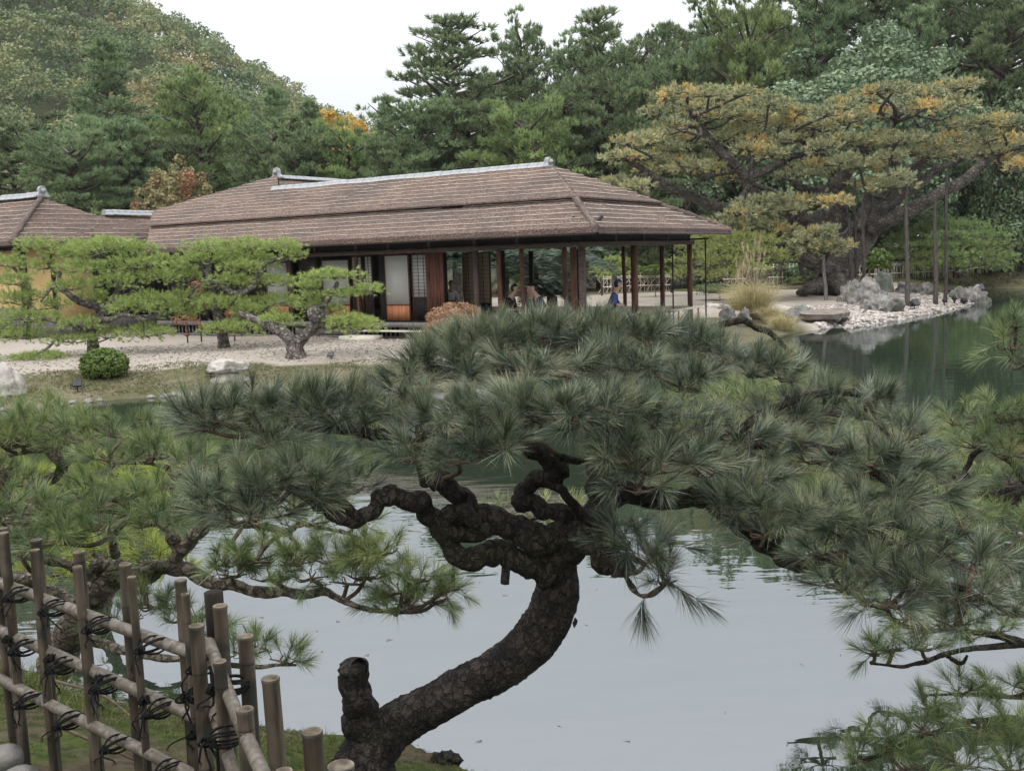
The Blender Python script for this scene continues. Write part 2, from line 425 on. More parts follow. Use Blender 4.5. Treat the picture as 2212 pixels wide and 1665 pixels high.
# shingle roof: rows of split-wood shingles, weathered
def roof_mat(name, a, b, c):
    m, nt, out = _nt(name); L = nt.links.new
    p = nt.nodes.new('ShaderNodeBsdfPrincipled'); p.inputs['Roughness'].default_value = .9; L(p.outputs[0], out.inputs[0])
    p.inputs['Specular IOR Level'].default_value = .15
    t = nt.nodes.new('ShaderNodeTexCoord')
    mp = nt.nodes.new('ShaderNodeMapping'); mp.inputs['Scale'].default_value = (1.6, 1.6, 6); L(t.outputs['Object'], mp.inputs[0])
    n1 = nt.nodes.new('ShaderNodeTexNoise'); n1.inputs['Scale'].default_value = 11; n1.inputs['Detail'].default_value = 8; n1.inputs['Roughness'].default_value = .75
    L(mp.outputs[0], n1.inputs['Vector'])
    r = ramp(nt, [a, b, c], [.38, .5, .64]); L(n1.outputs[0], r.inputs[0])
    n2 = nt.nodes.new('ShaderNodeTexNoise'); n2.inputs['Scale'].default_value = .55; n2.inputs['Detail'].default_value = 6; L(t.outputs['Object'], n2.inputs['Vector'])
    r2 = ramp(nt, [(.72, .72, .74), (1.12, 1.03, .98)], [.35, .65]); L(n2.outputs[0], r2.inputs[0])
    mu = nt.nodes.new('ShaderNodeMixRGB'); mu.blend_type = 'MULTIPLY'; mu.inputs[0].default_value = 1
    L(r.outputs[0], mu.inputs[1]); L(r2.outputs[0], mu.inputs[2]); L(mu.outputs[0], p.inputs['Base Color'])
    vo = nt.nodes.new('ShaderNodeTexVoronoi'); vo.inputs['Scale'].default_value = 12; L(mp.outputs[0], vo.inputs['Vector'])
    ad = nt.nodes.new('ShaderNodeMath'); ad.operation = 'ADD'; L(n1.outputs[0], ad.inputs[0]); L(vo.outputs['Distance'], ad.inputs[1])
    bu = nt.nodes.new('ShaderNodeBump'); bu.inputs['Strength'].default_value = .9; bu.inputs['Distance'].default_value = .05
    L(ad.outputs[0], bu.inputs['Height']); L(bu.outputs[0], p.inputs['Normal'])
    MATS[name] = m
roof_mat('shingle', (.045, .030, .026), (.165, .122, .102), (.42, .35, .31))
roof_mat('shingle_hip', (.07, .052, .045), (.19, .15, .13), (.38, .33, .30))

# water: dark green pond with a mirror-like, faintly rippled surface
m, nt, out = _nt('pond'); L = nt.links.new
d = nt.nodes.new('ShaderNodeBsdfDiffuse'); d.inputs['Color'].default_value = (.022, .033, .020, 1)
g = nt.nodes.new('ShaderNodeBsdfGlossy'); g.inputs['Roughness'].default_value = .015; g.inputs['Color'].default_value = (.92, .945, 1, 1)
fr = nt.nodes.new('ShaderNodeFresnel'); fr.inputs['IOR'].default_value = 3.1
t = nt.nodes.new('ShaderNodeTexCoord'); mp = nt.nodes.new('ShaderNodeMapping'); mp.inputs['Scale'].default_value = (1.0, 2.2, 1)
L(t.outputs['Object'], mp.inputs[0])
n1 = nt.nodes.new('ShaderNodeTexNoise'); n1.inputs['Scale'].default_value = 1.3; n1.inputs['Detail'].default_value = 3; L(mp.outputs[0], n1.inputs['Vector'])
bu = nt.nodes.new('ShaderNodeBump'); bu.inputs['Strength'].default_value = .10; bu.inputs['Distance'].default_value = .03
L(n1.outputs[0], bu.inputs['Height']); L(bu.outputs[0], g.inputs['Normal'])
x = nt.nodes.new('ShaderNodeMixShader'); L(fr.outputs[0], x.inputs[0]); L(d.outputs[0], x.inputs[1]); L(g.outputs[0], x.inputs[2]); L(x.outputs[0], out.inputs[0])
MATS['pond'] = m

# ---------------------------------------------------------------- ground and water
far_sh = [G(x, y)[:2] for x, y in [(-500, 912), (-200, 897), (0, 884), (130, 874), (300, 860), (450, 850), (700, 842), (950, 838), (1150, 815), (1350, 790),
          (1500, 768), (1600, 745), (1700, 722), (1736, 717), (1790, 709), (1815, 692), (1832, 711), (1890, 700), (1944, 691), (2040, 672), (2098, 657), (2127, 643), (2108, 632), (2124, 624), (2212, 623), (2500, 628)]]
near_sh = [(48, 46), (50, 10), (22, 3.5), (9, 7), (5.2, 8.6), (3.8, 7.0), (3.0, 5.4), (2.7, 3.8), (1.7, 3.3), (.8, 4.2)] + \
          [tuple(G(x, y, .12)[:2]) for x, y in [(1085, 1670), (1000, 1632), (905, 1592), (830, 1580), (757, 1576), (616, 1560), (500, 1540), (400, 1522), (203, 1496), (109, 1446), (0, 1402)]] + [(-4.6, 7.4), (-8, 9), (-20, 12), (-60, 12)]
POND = np.array([tuple(p) for p in far_sh] + near_sh, float)
NFAR = len(far_sh)

def sdist(x, y):
    """signed distance to the pond outline, positive on land"""
    x = np.asarray(x, float); y = np.asarray(y, float)
    a = POND; b = np.roll(POND, -1, 0)
    best = np.full(x.shape, 1e9); ins = np.zeros(x.shape, bool)
    for (ax, ay), (bx, by) in zip(a, b):
        dx, dy = bx - ax, by - ay
        t_ = np.clip(((x - ax) * dx + (y - ay) * dy) / (dx * dx + dy * dy + 1e-12), 0, 1)
        best = np.minimum(best, np.hypot(x - ax - t_ * dx, y - ay - t_ * dy))
        c_ = ((ay > y) != (by > y))
        with np.errstate(divide='ignore', invalid='ignore'):
            xi = (bx - ax) * (y - ay) / (by - ay + 1e-12) + ax
        ins ^= c_ & (x < xi)
    return np.where(ins, -best, best)
def wob(x, y, k):
    return (np.sin(x * k + 1.3) * np.cos(y * k * .9 + .4) + .5 * np.sin(x * k * 2.3 + y * k * 1.7) + .3 * np.sin(x * k * 4.7 - y * k * 5.1 + 2))
def sstep(a, b, v):
    t_ = np.clip((v - a) / (b - a), 0, 1); return t_ * t_ * (3 - 2 * t_)
def ground(x, y, sd=None):
    x = np.asarray(x, float); y = np.asarray(y, float)
    if sd is None: sd = sdist(x, y)
    near = 1 - sstep(9, 13, y + .25 * np.abs(x))
    zn = .14 * sstep(0, .12, sd) + .42 * sstep(0, 1.3, sd) + .44 * sstep(1.0, 2.6, sd) + .012 * wob(x, y, 7) * sstep(0, .5, sd) + .006 * wob(x + 3, y, 31)
    zf = .12 * sstep(0, .25, sd) + .38 * sstep(.1, 4.0, sd) + .02 * wob(x, y, .9) * sstep(0, 2, sd)
    zf = zf + sstep(17, 24, x) * sstep(50, 62, y) * (1.1 * sstep(.3, 7, sd))
    zl = near * zn + (1 - near) * zf
    return np.where(sd > 0, zl, np.maximum(-.8, sd * 1.2))
def gz(x, y):
    return float(ground(np.array([x]), np.array([y]))[0])

gx = np.unique(np.round(np.concatenate([np.array([-600, -300, -160, -100, -70, -50, -40]), np.arange(-34, -4, .4), np.arange(-4, 3, .06), np.arange(3, 36, .33), np.array([38, 42, 50, 65, 90, 150, 300, 600])]), 3))
gy = np.unique(np.round(np.concatenate([np.array([-110, -70, -40, -20, -12]), np.arange(-8, 1, .5), np.arange(1, 7.5, .06), np.arange(7.5, 66, .33), np.array([68, 72, 80, 95, 120, 180, 300, 640])]), 3))
XX, YY = np.meshgrid(gx, gy, indexing='ij')
SD = sdist(XX, YY); ZZ = ground(XX, YY, SD)
nx, ny = XX.shape
idx = np.arange(nx * ny).reshape(nx, ny)
F = np.stack([idx[:-1, :-1], idx[1:, :-1], idx[1:, 1:], idx[:-1, 1:]], -1).reshape(-1, 4)
mb = MB()
# what covers the ground: 0 moss and soil (near), .33 mossy lawn, .66 raked gravel, 1 pebble beach
nearm = (YY < 14)
edge = 2.6 + .5 * wob(XX, YY, .55)
grav = sstep(-.35, .35, SD - edge)
prom = sstep(8.5, 10.5, XX) * (1 - sstep(20.5, 22.5, XX)) * (YY > 24) * (YY < 60)
cov = .33 + .33 * np.maximum(grav, prom)
cov = np.where(YY > 55, .33, cov)
cov = np.where((XX > 20.5) & (YY > 45), .33, cov)
cov = np.where(nearm, 0.0, cov)
mb.add(np.stack([XX, YY, ZZ], -1).reshape(-1, 3), f4=F, tone=cov.ravel())
m, nt, out = _nt('ground'); L = nt.links.new
p = nt.nodes.new('ShaderNodeBsdfPrincipled'); p.inputs['Roughness'].default_value = .95; p.inputs['Specular IOR Level'].default_value = .15; L(p.outputs[0], out.inputs[0])
at = nt.nodes.new('ShaderNodeAttribute'); at.attribute_name = 'tone'
t = nt.nodes.new('ShaderNodeTexCoord')
def nzn(sc, de=6, ro=.6):
    n_ = nt.nodes.new('ShaderNodeTexNoise'); n_.inputs['Scale'].default_value = sc; n_.inputs['Detail'].default_value = de; n_.inputs['Roughness'].default_value = ro
    L(t.outputs['Object'], n_.inputs['Vector']); return n_.outputs[0]
def mix(f_, a_, b_):
    x_ = nt.nodes.new('ShaderNodeMixRGB'); L(f_, x_.inputs[0]); L(a_, x_.inputs[1]); L(b_, x_.inputs[2]); return x_.outputs[0]
def rmp(src, cols, pos): r_ = ramp(nt, cols, pos); L(src, r_.inputs[0]); return r_.outputs[0]
soil = rmp(nzn(9, 8), [(.035, .025, .018), (.09, .066, .048), (.15, .115, .085)], [.35, .5, .7])
moss = rmp(nzn(14, 8), [(.022, .036, .009), (.055, .075, .018), (.10, .105, .032)], [.35, .5, .7])
nearc = mix(rmp(nzn(1.6, 6), [(0, 0, 0), (1, 1, 1)], [.38, .52]), soil, moss)
lawn = mix(rmp(nzn(.9, 8, .7), [(0, 0, 0), (1, 1, 1)], [.40, .62]), rmp(nzn(7, 6), [(.065, .07, .03), (.12, .115, .055)], [.35, .65]), rmp(nzn(9, 6), [(.12, .10, .068), (.20, .165, .115)], [.35, .65]))
gravel = mix(rmp(nzn(.35, 6), [(0, 0, 0), (.55, .55, .55)], [.45, .75]), rmp(nzn(16, 4, .8), [(.25, .215, .18), (.44, .385, .33)], [.35, .65]), rmp(nzn(4, 6), [(.17, .15, .10), (.28, .25, .19)], [.35, .65]))
c1 = mix(rmp(at.outputs['Fac'], [(0, 0, 0), (1, 1, 1)], [.1, .2]), nearc, lawn)
c2 = mix(rmp(at.outputs['Fac'], [(0, 0, 0), (1, 1, 1)], [.42, .56]), c1, gravel)
L(c2, p.inputs['Base Color'])
bu = nt.nodes.new('ShaderNodeBump'); bu.inputs['Strength'].default_value = .7; bu.inputs['Distance'].default_value = .04
L(nzn(18, 9, .75), bu.inputs['Height']); L(bu.outputs[0], p.inputs['Normal'])
MATS['ground'] = m
tag(mb.obj('ground', m, smooth=True), 'mossy banks and raked pale gravel garden around the pond', kind='structure')
mb = MB()
mb.add([(-400, -30, 0), (300, -30, 0), (300, 300, 0), (-400, 300, 0)], f4=[(0, 1, 2, 3)])
tag(mb.obj('water', MATS['pond']), 'calm green pond water mirroring the white sky', kind='structure')

# ---------------------------------------------------------------- hill
def ridge_z(x):
    """height of the hill crest over lateral position at Y = 190"""
    px = np.array([-900, -500, -200, 0, 180, 320, 440, 560, 640, 690, 800, 900, 1050, 1300, 2300])
    py = np.array([-420, -330, -220, -130, -62, 25, 90, 142, 190, 232, 285, 315, 360, 420, 470])
    X = (px - CX) / FPX * 190; Z = 2.6 + (HOR + RO * (CX - px) - py) / FPX * 190 - 5.0
    return np.interp(x, X, Z)
def hill_h(x, y):
    f_ = np.where(y < 190, sstep(0, 1, (y - 82) / 108.0) * .55 + .45 * np.clip((y - 82) / 108.0, 0, 1), 1 - .6 * sstep(190, 330, y))
    xs = x * 190 / np.maximum(y, 60)
    return .3 + np.maximum(ridge_z(xs) - .3, 0) * np.clip(f_, 0, 1) * (1 + .03 * wob(x, y, .05))
hx = np.linspace(-260, 160, 90); hy = np.linspace(80, 330, 50)
HX, HY = np.meshgrid(hx, hy, indexing='ij')
HZ = hill_h(HX, HY)
idx = np.arange(HX.size).reshape(HX.shape)
mb = MB(); mb.add(np.stack([HX, HY, HZ], -1).reshape(-1, 3), f4=np.stack([idx[:-1, :-1], idx[1:, :-1], idx[1:, 1:], idx[:-1, 1:]], -1).reshape(-1, 4))
solid('forest_floor', (.025, .035, .015), (.06, .06, .03), scale=.5, rough=.95)
tag(mb.obj('hill', MATS['forest_floor'], smooth=True), 'steep wooded hillside behind the garden', kind='structure')
rg = np.random.default_rng(21)
mb = MB(); placed = []
for _ in range(14000):
    y = 96 + 104 * rg.random() ** .8; x = rg.uniform(-.60, .0) * y
    sp = 3.5
    if any((x - a_) ** 2 + (y - b_) ** 2 < sp * sp for a_, b_ in placed[-1500:]): continue
    placed.append((x, y))
for x, y in placed:
    z = float(hill_h(np.array([x]), np.array([y]))[0])
    r_ = rg.uniform(1.9, 3.4); hh = rg.uniform(.75, 1.1)
    tn = np.clip(rg.normal(.45, .26), .02, .98)
    leaf_cloud(mb, (x, y, z + r_ * 1.2), (r_, r_, r_ * hh), 430, .50 if y > 130 else .42, clumps=26, tone=tn, tvar=.10, crad=.36, rng=rg)
tag(mb.obj('forest', MATS['leaf_hill']), 'green and brown autumn wood covering the hillside', kind='stuff')

# ---------------------------------------------------------------- teahouse
A_ = math.atan2(-.532, .847)
O0 = np.array([1.79, 25.2])
def TW(t_, s_):   # local (t leftwards, s backwards) -> world xy
    return O0 + np.array([-.847, .532]) * t_ + np.array([.531, .847]) * s_
house = empty('teahouse', (O0[0], O0[1], 0), A_, 'long open-sided wooden teahouse with shingled hip roof facing the pond', 'building')
def hb(name, mat, t0, t1, s0, s1, z0, z1, parent=house):
    return MB().box(-t1, -t0, s0, s1, z0, z1).obj(name, MATS[mat], parent)

def clipz(poly, z, above=True):
    outp = []
    for i in range(len(poly)):
        a_, b_ = np.array(poly[i], float), np.array(poly[(i + 1) % len(poly)], float)
        ia, ib = (a_[2] >= z) == above, (b_[2] >= z) == above
        if ia: outp.append(a_)
        if ia != ib: outp.append(a_ + (b_ - a_) * ((z - a_[2]) / (b_[2] - a_[2])))
    return outp
def slab(name, mat, poly, th, parent, lift=0.0, name_mat2=None):
    """roof slope as a thick board: poly is given in local x, y, z"""
    poly = [np.array(p_, float) for p_ in poly]
    n_ = np.cross(poly[1] - poly[0], poly[2] - poly[0]); n_ = n_ / np.linalg.norm(n_)
    if n_[2] < 0: poly = poly[::-1]; n_ = -n_
    top = [p_ + n_ * lift for p_ in poly]; bot = [p_ + n_ * lift - np.array([0, 0, th]) for p_ in poly]
    mb = MB(); mb.ngon(top); mb.ngon(bot[::-1])
    for i in range(len(poly)):
        j = (i + 1) % len(poly); mb.ngon([top[i], bot[i], bot[j], top[j]])
    return mb.obj(name, MATS[mat], parent)
rb = np.random.default_rng(5)
def battens(poly, z0, z1, step, parent, lift=.03, r=.012, gap=.15):
    poly = [np.array(p_, float) for p_ in poly]
    n_ = np.cross(poly[1] - poly[0], poly[2] - poly[0]); n_ = n_ / np.linalg.norm(n_)
    if n_[2] < 0: n_ = -n_
    z = z0
    while z < z1:
        hits = []
        for i in range(len(poly)):
            a_, b_ = poly[i], poly[(i + 1) % len(poly)]
            if (a_[2] - z) * (b_[2] - z) < 0: hits.append(a_ + (b_ - a_) * ((z - a_[2]) / (b_[2] - a_[2])))
        if len(hits) == 2:
            a_, b_ = hits; Ln = np.linalg.norm(b_ - a_)
            if Ln > .5:
                cuts = [0, 1]
                if Ln > 3 and rb.random() < .5:
                    c_ = rb.uniform(.2, .8); cuts = [0, c_ - gap / Ln * rb.uniform(1, 5), c_, 1]
                for q in range(0, len(cuts), 2):
                    u = np.linspace(cuts[q], cuts[q + 1], max(5, int(Ln * 1.6)))[:, None]
                    pt = a_ + (b_ - a_) * u + n_ * lift
                    pt = pt + rb.normal(0, .007, (len(u), 1)) * np.array([0, 0, 1.0])
                    mb = MB(); tube(mb, pt, r * rb.uniform(.8, 1.25), 5, n=len(u))
                    mb.obj('batten', MATS['batten_wood'], parent, smooth=True)
        z += step * rb.uniform(.94, 1.06)

EZ = 3.25; SL = .405; EO = -.95
def rp(t_, s_, z_): return (-t_, s_, z_)
hipcut = 2.8
front = [rp(EO, EO, EZ), rp(2.75, 3.5, EZ + SL * 4.45), rp(13.4, 3.5, EZ + SL * 4.45), rp(15.0, 5.1, EZ + SL * 6.05),
         rp(15.0 + 3.4, 5.1 - hipcut, EZ + SL * (6.05 - hipcut)), rp(15.0, EO, EZ)]
end = [rp(EO, 7.95, EZ), rp(2.75, 3.5, EZ + SL * 4.45), rp(EO, EO, EZ)]
back = [rp(EO, 7.95, EZ), rp(2.75, 3.5, EZ + SL * 4.45), rp(13.4, 3.5, EZ + SL * 4.45), rp(13.4, 7.95, EZ)]
wingr = [rp(13.4, 3.5, EZ + SL * 4.45 - .01), rp(15.0, 5.1, EZ + SL * 6.05 - .01), rp(15.0, 16, EZ + SL * 6.05 - .01), rp(13.4, 16, EZ + SL * 4.45 - .01)]
wingl = [rp(15.0, 5.1, EZ + SL * 6.05 - .02), rp(18.4, 5.1 - hipcut, EZ + SL * (6.05 - hipcut) - .02), rp(18.4, 16, EZ + SL * (6.05 - hipcut) - .02), rp(15.0, 16, EZ + SL * 6.05 - .02)]
roof = tag(slab('roof', 'shingle', clipz(front, 4.08, False), .13, house))
brk = 4.08
for nm, pl in (('roof_slope', front), ('roof_slope', end)):
    slab(nm, 'shingle', clipz(pl, brk - .10), .045, roof, lift=.13)
slab('roof_slope', 'shingle', clipz(end, brk, False), .13, roof)
slab('roof_slope', 'shingle', back, .12, roof); slab('roof_slope', 'shingle', wingr, .1, roof); slab('roof_slope', 'shingle', wingl, .1, roof)
for pl in (front, end):
    battens(clipz(pl, brk, False), EZ + .10, brk - .06, .128, roof, lift=.02)
    battens(clipz(pl, brk - .10), brk + .04, EZ + SL * 6.05, .128, roof, lift=.145)
def hip(a_, b_, r_, parent, mat='shingle_hip', n=60, bow=.05):
    a_, b_ = np.array(a_), np.array(b_)
    u = np.linspace(0, 1, n)[:, None]; pt = a_ + (b_ - a_) * u
    pt[:, 2] += .0 + bow * np.sin(u[:, 0] * math.pi * 1) + rb.normal(0, .008, n)
    mb = MB(); tube(mb, pt, r_, 9, n=n, rough=.35, seed=3); return mb.obj('hip_ridge', MATS[mat], parent, smooth=True)
hip(rp(EO + .05, EO + .05, EZ - .02), rp(2.7, 3.4, EZ + SL * 4.35 + .06), .085, roof)
hip(rp(EO, 7.95, EZ - .05), rp(2.7, 3.6, EZ + SL * 4.35), .10, roof)
hip(rp(15.0, 5.1, EZ + SL * 6.05 - .02), rp(15.0 + 3.4, 5.1 - hipcut, EZ + SL * (6.05 - hipcut)), .06, roof)
# eave edge boards
for a_, b_ in ((rp(EO, EO, 0), rp(15.0, EO, 0)), (rp(EO, EO, 0), rp(EO, 7.95, 0))):
    x0, x1 = sorted((a_[0], b_[0])); y0, y1 = sorted((a_[1], b_[1]))
    MB().box(x0 + .03, x1 + (.05 if x1 == x0 else -.05), y0 + .03, y1 + (.05 if y1 == y0 else 0), EZ - .17, EZ - .10).obj('eave_board', MATS['soffit'], roof)
# rafters under the eaves
raf = MB().box(-.03, .03, -.92, 0, -.06, 0).mesh('rafter'); raf.materials.append(MATS['dark_wood'])
for k in range(34):
    o = bpy.data.objects.new('rafter', raf); C.objects.link(o); o.parent = roof
    o.location = (-(-.6 + k * .46), .02, 3.55); o.rotation_euler = (math.radians(24), 0, 0)
for k in range(16):
    o = bpy.data.objects.new('rafter', raf); C.objects.link(o); o.parent = roof
    o.location = (-.02, -.3 + k * .5, 3.55); o.rotation_euler = (math.radians(24), 0, math.pi / 2)

def ridge_cap(parent, p0, p1, n, w=.30, h=.20):
    """row of grey ridge tiles, each its own piece"""
    p0, p1 = np.array(p0, float), np.array(p1, float)
    dv = (p1 - p0); Ln = np.linalg.norm(dv); st = Ln / n; ang = math.atan2(dv[1], dv[0])
    mb = MB(); pr = []
    for a_ in np.linspace(0, math.pi, 9): pr.append((math.cos(a_) * w * .32, h * .62 + math.sin(a_) * h * .5))
    prof = [(w * .5, 0), (w * .5, h * .25), (w * .36, h * .35)] + pr + [(-w * .36, h * .35), (-w * .5, h * .25), (-w * .5, 0)]
    k = len(prof)
    v = [(x_, y_, z_) for x_ in (0, st * .975) for y_, z_ in prof]
    mb.add(v, f4=[(i, i + 1, k + i + 1, k + i) for i in range(k - 1)])
    mb.ngon([v[i] for i in range(k)][::-1]); mb.ngon([v[k + i] for i in range(k)])
    me = mb.mesh('ridge_tile'); me.materials.append(MATS['tile_grey'])
    for i in range(n):
        o = bpy.data.objects.new('ridge_tile', me); C.objects.link(o); o.parent = parent
        q = p0 + dv * (i / n); o.location = (q[0], q[1], q[2] + rb.normal(0, .004)); o.rotation_euler = (0, 0, ang)
def end_tile(parent, p_, ang, s=1.0):
    """ornamental ridge-end tile: arched plate with a roundel and flared feet"""
    mb = MB(); out_ = [(-.34, 0), (-.34, .06), (-.24, .10), (-.19, .2), (-.17, .33), (-.11, .43), (0, .47), (.11, .43), (.17, .33), (.19, .2), (.24, .10), (.34, .06), (.34, 0)]
    f_ = [(-.06, a * s, b * s) for a, b in out_]; g_ = [(.07, a * s, b * s) for a, b in out_]
    k = len(out_)
    mb.ngon(f_[::-1]); mb.ngon(g_)
    for i in range(k): j = (i + 1) % k; mb.ngon([f_[i], f_[j], g_[j], g_[i]])
    o = mb.obj('ridge_end_tile', MATS['tile_grey'], parent); o.location = p_; o.rotation_euler = (0, 0, ang)
    rr = MB(); tube(rr, [(.06, 0, .26 * s), (.13, 0, .26 * s)], .10 * s, 14, n=2); tube(rr, [(.12, 0, .26 * s), (.16, 0, .26 * s)], .05 * s, 12, n=2)
    q = rr.obj('roundel', MATS['tile_grey'], parent); q.location = p_; q.rotation_euler = (0, 0, ang)
zr = EZ + SL * 4.45 + .07
ridge_cap(roof, rp(13.7, 3.5, zr), rp(2.8, 3.5, zr), 32, h=.15)
end_tile(roof, rp(2.85, 3.5, zr), 0, .62)
zp = EZ + SL * 6.05 + .02
ridge_cap(roof, rp(15.0, 5.2, zp), rp(15.0, 9, zp), 10, h=.12)
end_tile(roof, rp(15.0, 5.05, zp), -math.pi / 2, .8)

# beams and dark wall band above them
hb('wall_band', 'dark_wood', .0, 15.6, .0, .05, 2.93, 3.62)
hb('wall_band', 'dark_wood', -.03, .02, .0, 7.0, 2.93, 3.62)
hb('beam', 'beam_wood', -.12, 15.6, -.09, .06, 2.81, 2.93)
o = MB().box(.03, .14, .062, 7.06, 2.82, 2.935).obj('beam', MATS['beam_wood'], house)
for t_ in (1.82, 3.12, 4.6, 6.0, 7.17, 8.7, 10.4, 12.2):
    hb('strut', 'beam_wood', t_ - .04, t_ + .04, -.035, -.002, 2.935, 3.5)
for s_ in (1.9, 3.6, 5.3):
    MB().box(.032, .06, s_ - .04, s_ + .04, 2.94, 3.5).obj('strut', MATS['beam_wood'], house)
def post(t_, s_, w, mat='dark_wood', z0=.5, z1=2.81, rnd=False):
    x_, y_ = -t_, s_
    if rnd:
        mb = MB(); tube(mb, [(x_, y_, z0), (x_ + .015, y_, z0 + .8), (x_ - .01, y_, z1 - .5), (x_, y_, z1)], w / 2, 10, n=12, rough=.05, seed=int(t_ * 7))
        return mb.obj('post', MATS[mat], house, smooth=True)
    return MB().box(x_ - w / 2, x_ + w / 2, y_ - w / 2, y_ + w / 2, z0, z1).obj('post', MATS[mat], house)
post(0.0, 0.06, .14, 'beam_wood'); post(.42, .4, .12, 'rust_wood'); post(1.0, 1.0, .12, 'rust_wood', rnd=True)
post(1.88, .3, .11, 'rust_wood', rnd=True); post(2.42, .06, .13, 'rust_wood', rnd=True); post(3.12, .02, .12, 'beam_wood')
post(4.2, 3.0, .12); post(6.35, .14, .15); post(7.17, -.0, .11, 'rust_wood', rnd=True); post(8.78, .14, .13); post(9.75, .02, .12, 'beam_wood'); post(11.6, .02, .12); post(13.4, .02, .12)
MB().box(-.07, .07, 3.0, 3.14, .5, 2.82).obj('post', MATS['rust_wood'], house)
MB().box(-.06, .06, 6.95, 7.07, .5, 2.82).obj('post', MATS['rust_wood'], house)
post(2.2, 7.0, .12, 'rust_wood', rnd=True); post(3.8, 7.0, .12, 'dark_wood'); post(5.6, 7.0, .12, 'dark_wood'); post(.9, 7.0, .11, 'rust_wood')
# floor, veranda edge and skirting
hb('floor', 'tatami', -.0, 15.4, .75, 7.0, .86, .97)
hb('veranda_floor', 'dark_wood', -.15, 15.4, -.32, .75, .87, .955)
hb('edge_beam', 'grey_wood', -.16, 15.4, -.36, -.322, .82, .95)
for k in range(62):
    t_ = 5.2 + k * .16
    if 7.0 < t_ < 9.4: continue
    hb('skirting_slat', 'grey_wood', t_ - .028, t_ + .028, -.27, -.245, .52, .83)
for k in range(7):
    t_ = 5.4 + k * 1.55; hb('skirting_post', 'grey_wood', t_ - .05, t_ + .05, -.30, -.272, .5, .85)
hb('skirting_rail', 'grey_wood', 5.1, 15.4, -.30, -.25, .5, .56)
hb('skirting_panel', 'grey_wood', 7.0, 9.4, -.285, -.26, .56, .83)
hb('skirting_back', 'dark_wood', 0, 15.4, .6, .7, .45, .86)
# ceiling and inner walls
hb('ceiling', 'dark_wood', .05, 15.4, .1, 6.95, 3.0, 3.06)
hb('inner_wall', 'beam_wood', 8.3, 15.2, 5.2, 5.3, .97, 3.0)
hb('inner_wall', 'dark_wood', 15.2, 15.35, .1, 6.9, .5, 3.0)
hb('inner_wall', 'dark_wood', 10.9, 15.2, .12, .2, .97, 2.81)
hb('inner_wall', 'beam_wood', 8.85, 9.7, .35, .42, .97, 2.81)
hb('inner_wall', 'dark_wood', 4.75, 5.0, .2, 1.0, .97, 2.81)
# weathered storm shutters stacked in a box
for k in range(5):
    hb('shutter_board', 'rust_wood', 4.16 + k * .115, 4.265 + k * .115, -.03 + .012 * (k % 2), .03, .97, 2.81)

def sliding_door(t0, t1, s_, z0=.97, z1=2.79, kick=.42, cols=2, rows=10, lattice=False, paper='paper', wood='rust_wood', front=True):
    """paper door: frame, paper sheet, kick board, fine lattice bars"""
    fr = hb('door_frame', wood, t0, t0 + .035, s_, s_ + .03, z0, z1)
    fr.name = 'sliding_door'
    hb('stile', wood, t1 - .035, t1, s_, s_ + .03, z0, z1, fr); hb('rail', wood, t0 + .035, t1 - .035, s_, s_ + .03, z1 - .035, z1, fr)
    hb('rail', wood, t0 + .035, t1 - .035, s_, s_ + .03, z0 + kick, z0 + kick + .03, fr)
    hb('kick_board', 'kick_wood' if not lattice else 'dark_wood', t0 + .035, t1 - .035, s_ + .01, s_ + .02, z0, z0 + kick, fr)
    hb('paper_sheet', paper, t0 + .035, t1 - .035, s_ + .012, s_ + .018, z0 + kick + .03, z1 - .035, fr)
    zz0, zz1 = z0 + kick + .03, z1 - .035
    if lattice:
        for i in range(1, cols + 1):
            t_ = t0 + .035 + (t1 - t0 - .07) * i / (cols + 1); hb('lattice_bar', 'dark_wood', t_ - .006, t_ + .006, s_ + .0, s_ + .0115, zz0, zz1, fr)
        for i in range(1, rows):
            z = zz0 + (zz1 - zz0) * i / rows; hb('lattice_bar', 'dark_wood', t0 + .035, t1 - .035, s_ + .001, s_ + .0105, z - .005, z + .005, fr)
    else:
        for i in range(1, cols + 1):
            t_ = t0 + .035 + (t1 - t0 - .07) * i / (cols + 1); hb('lattice_bar', 'paper', t_ - .003, t_ + .003, s_ + .008, s_ + .0115, zz0, zz1, fr)
        for i in range(1, rows):
            z = zz0 + (zz1 - zz0) * i / rows; hb('lattice_bar', 'paper', t0 + .035, t1 - .035, s_ + .0085, s_ + .011, z - .003, z + .003, fr)
    return fr
sliding_door(5.40, 6.27, .10, cols=3, rows=9)
sliding_door(7.62, 8.68, .18, cols=3, rows=9, z1=2.72)
sliding_door(9.95, 10.85, .10, cols=3, rows=9, z1=2.7)
sliding_door(4.72, 5.36, .16, lattice=True, cols=2, rows=12, kick=.62)
sliding_door(7.2, 7.6, .26, lattice=True, cols=1, rows=12, kick=.7)
sliding_door(6.83, 7.12, .26, lattice=True, cols=1, rows=12, kick=.7)
sliding_door(6.5, 7.0, 2.6, z0=1.0, z1=2.79, cols=2, rows=8)
foliage('paper_warm', [(.62, .54, .40), (.66, .58, .44), (.7, .62, .48)], rough=.9, trans=.6, spec=.1)
sliding_door(4.62, 5.15, 3.0, lattice=True, cols=1, rows=12, kick=.3, paper='paper_warm'); sliding_door(5.2, 5.62, 3.0, lattice=True, cols=1, rows=12, kick=.3, paper='paper_warm')
sliding_door(8.4, 9.2, 5.05, lattice=True, cols=3, rows=9)

# pale steps and boards below the veranda
MB().box(-7.0, -5.9, -1.1, -.55, .42, .62).obj('stepping_block', MATS['concrete_pale'], house)
for k in range(4): MB().box(-6.75, -4.6, -.56 + k * .062, -.51 + k * .062, .70, .74).obj('bench_slat', MATS['concrete_pale'], house)
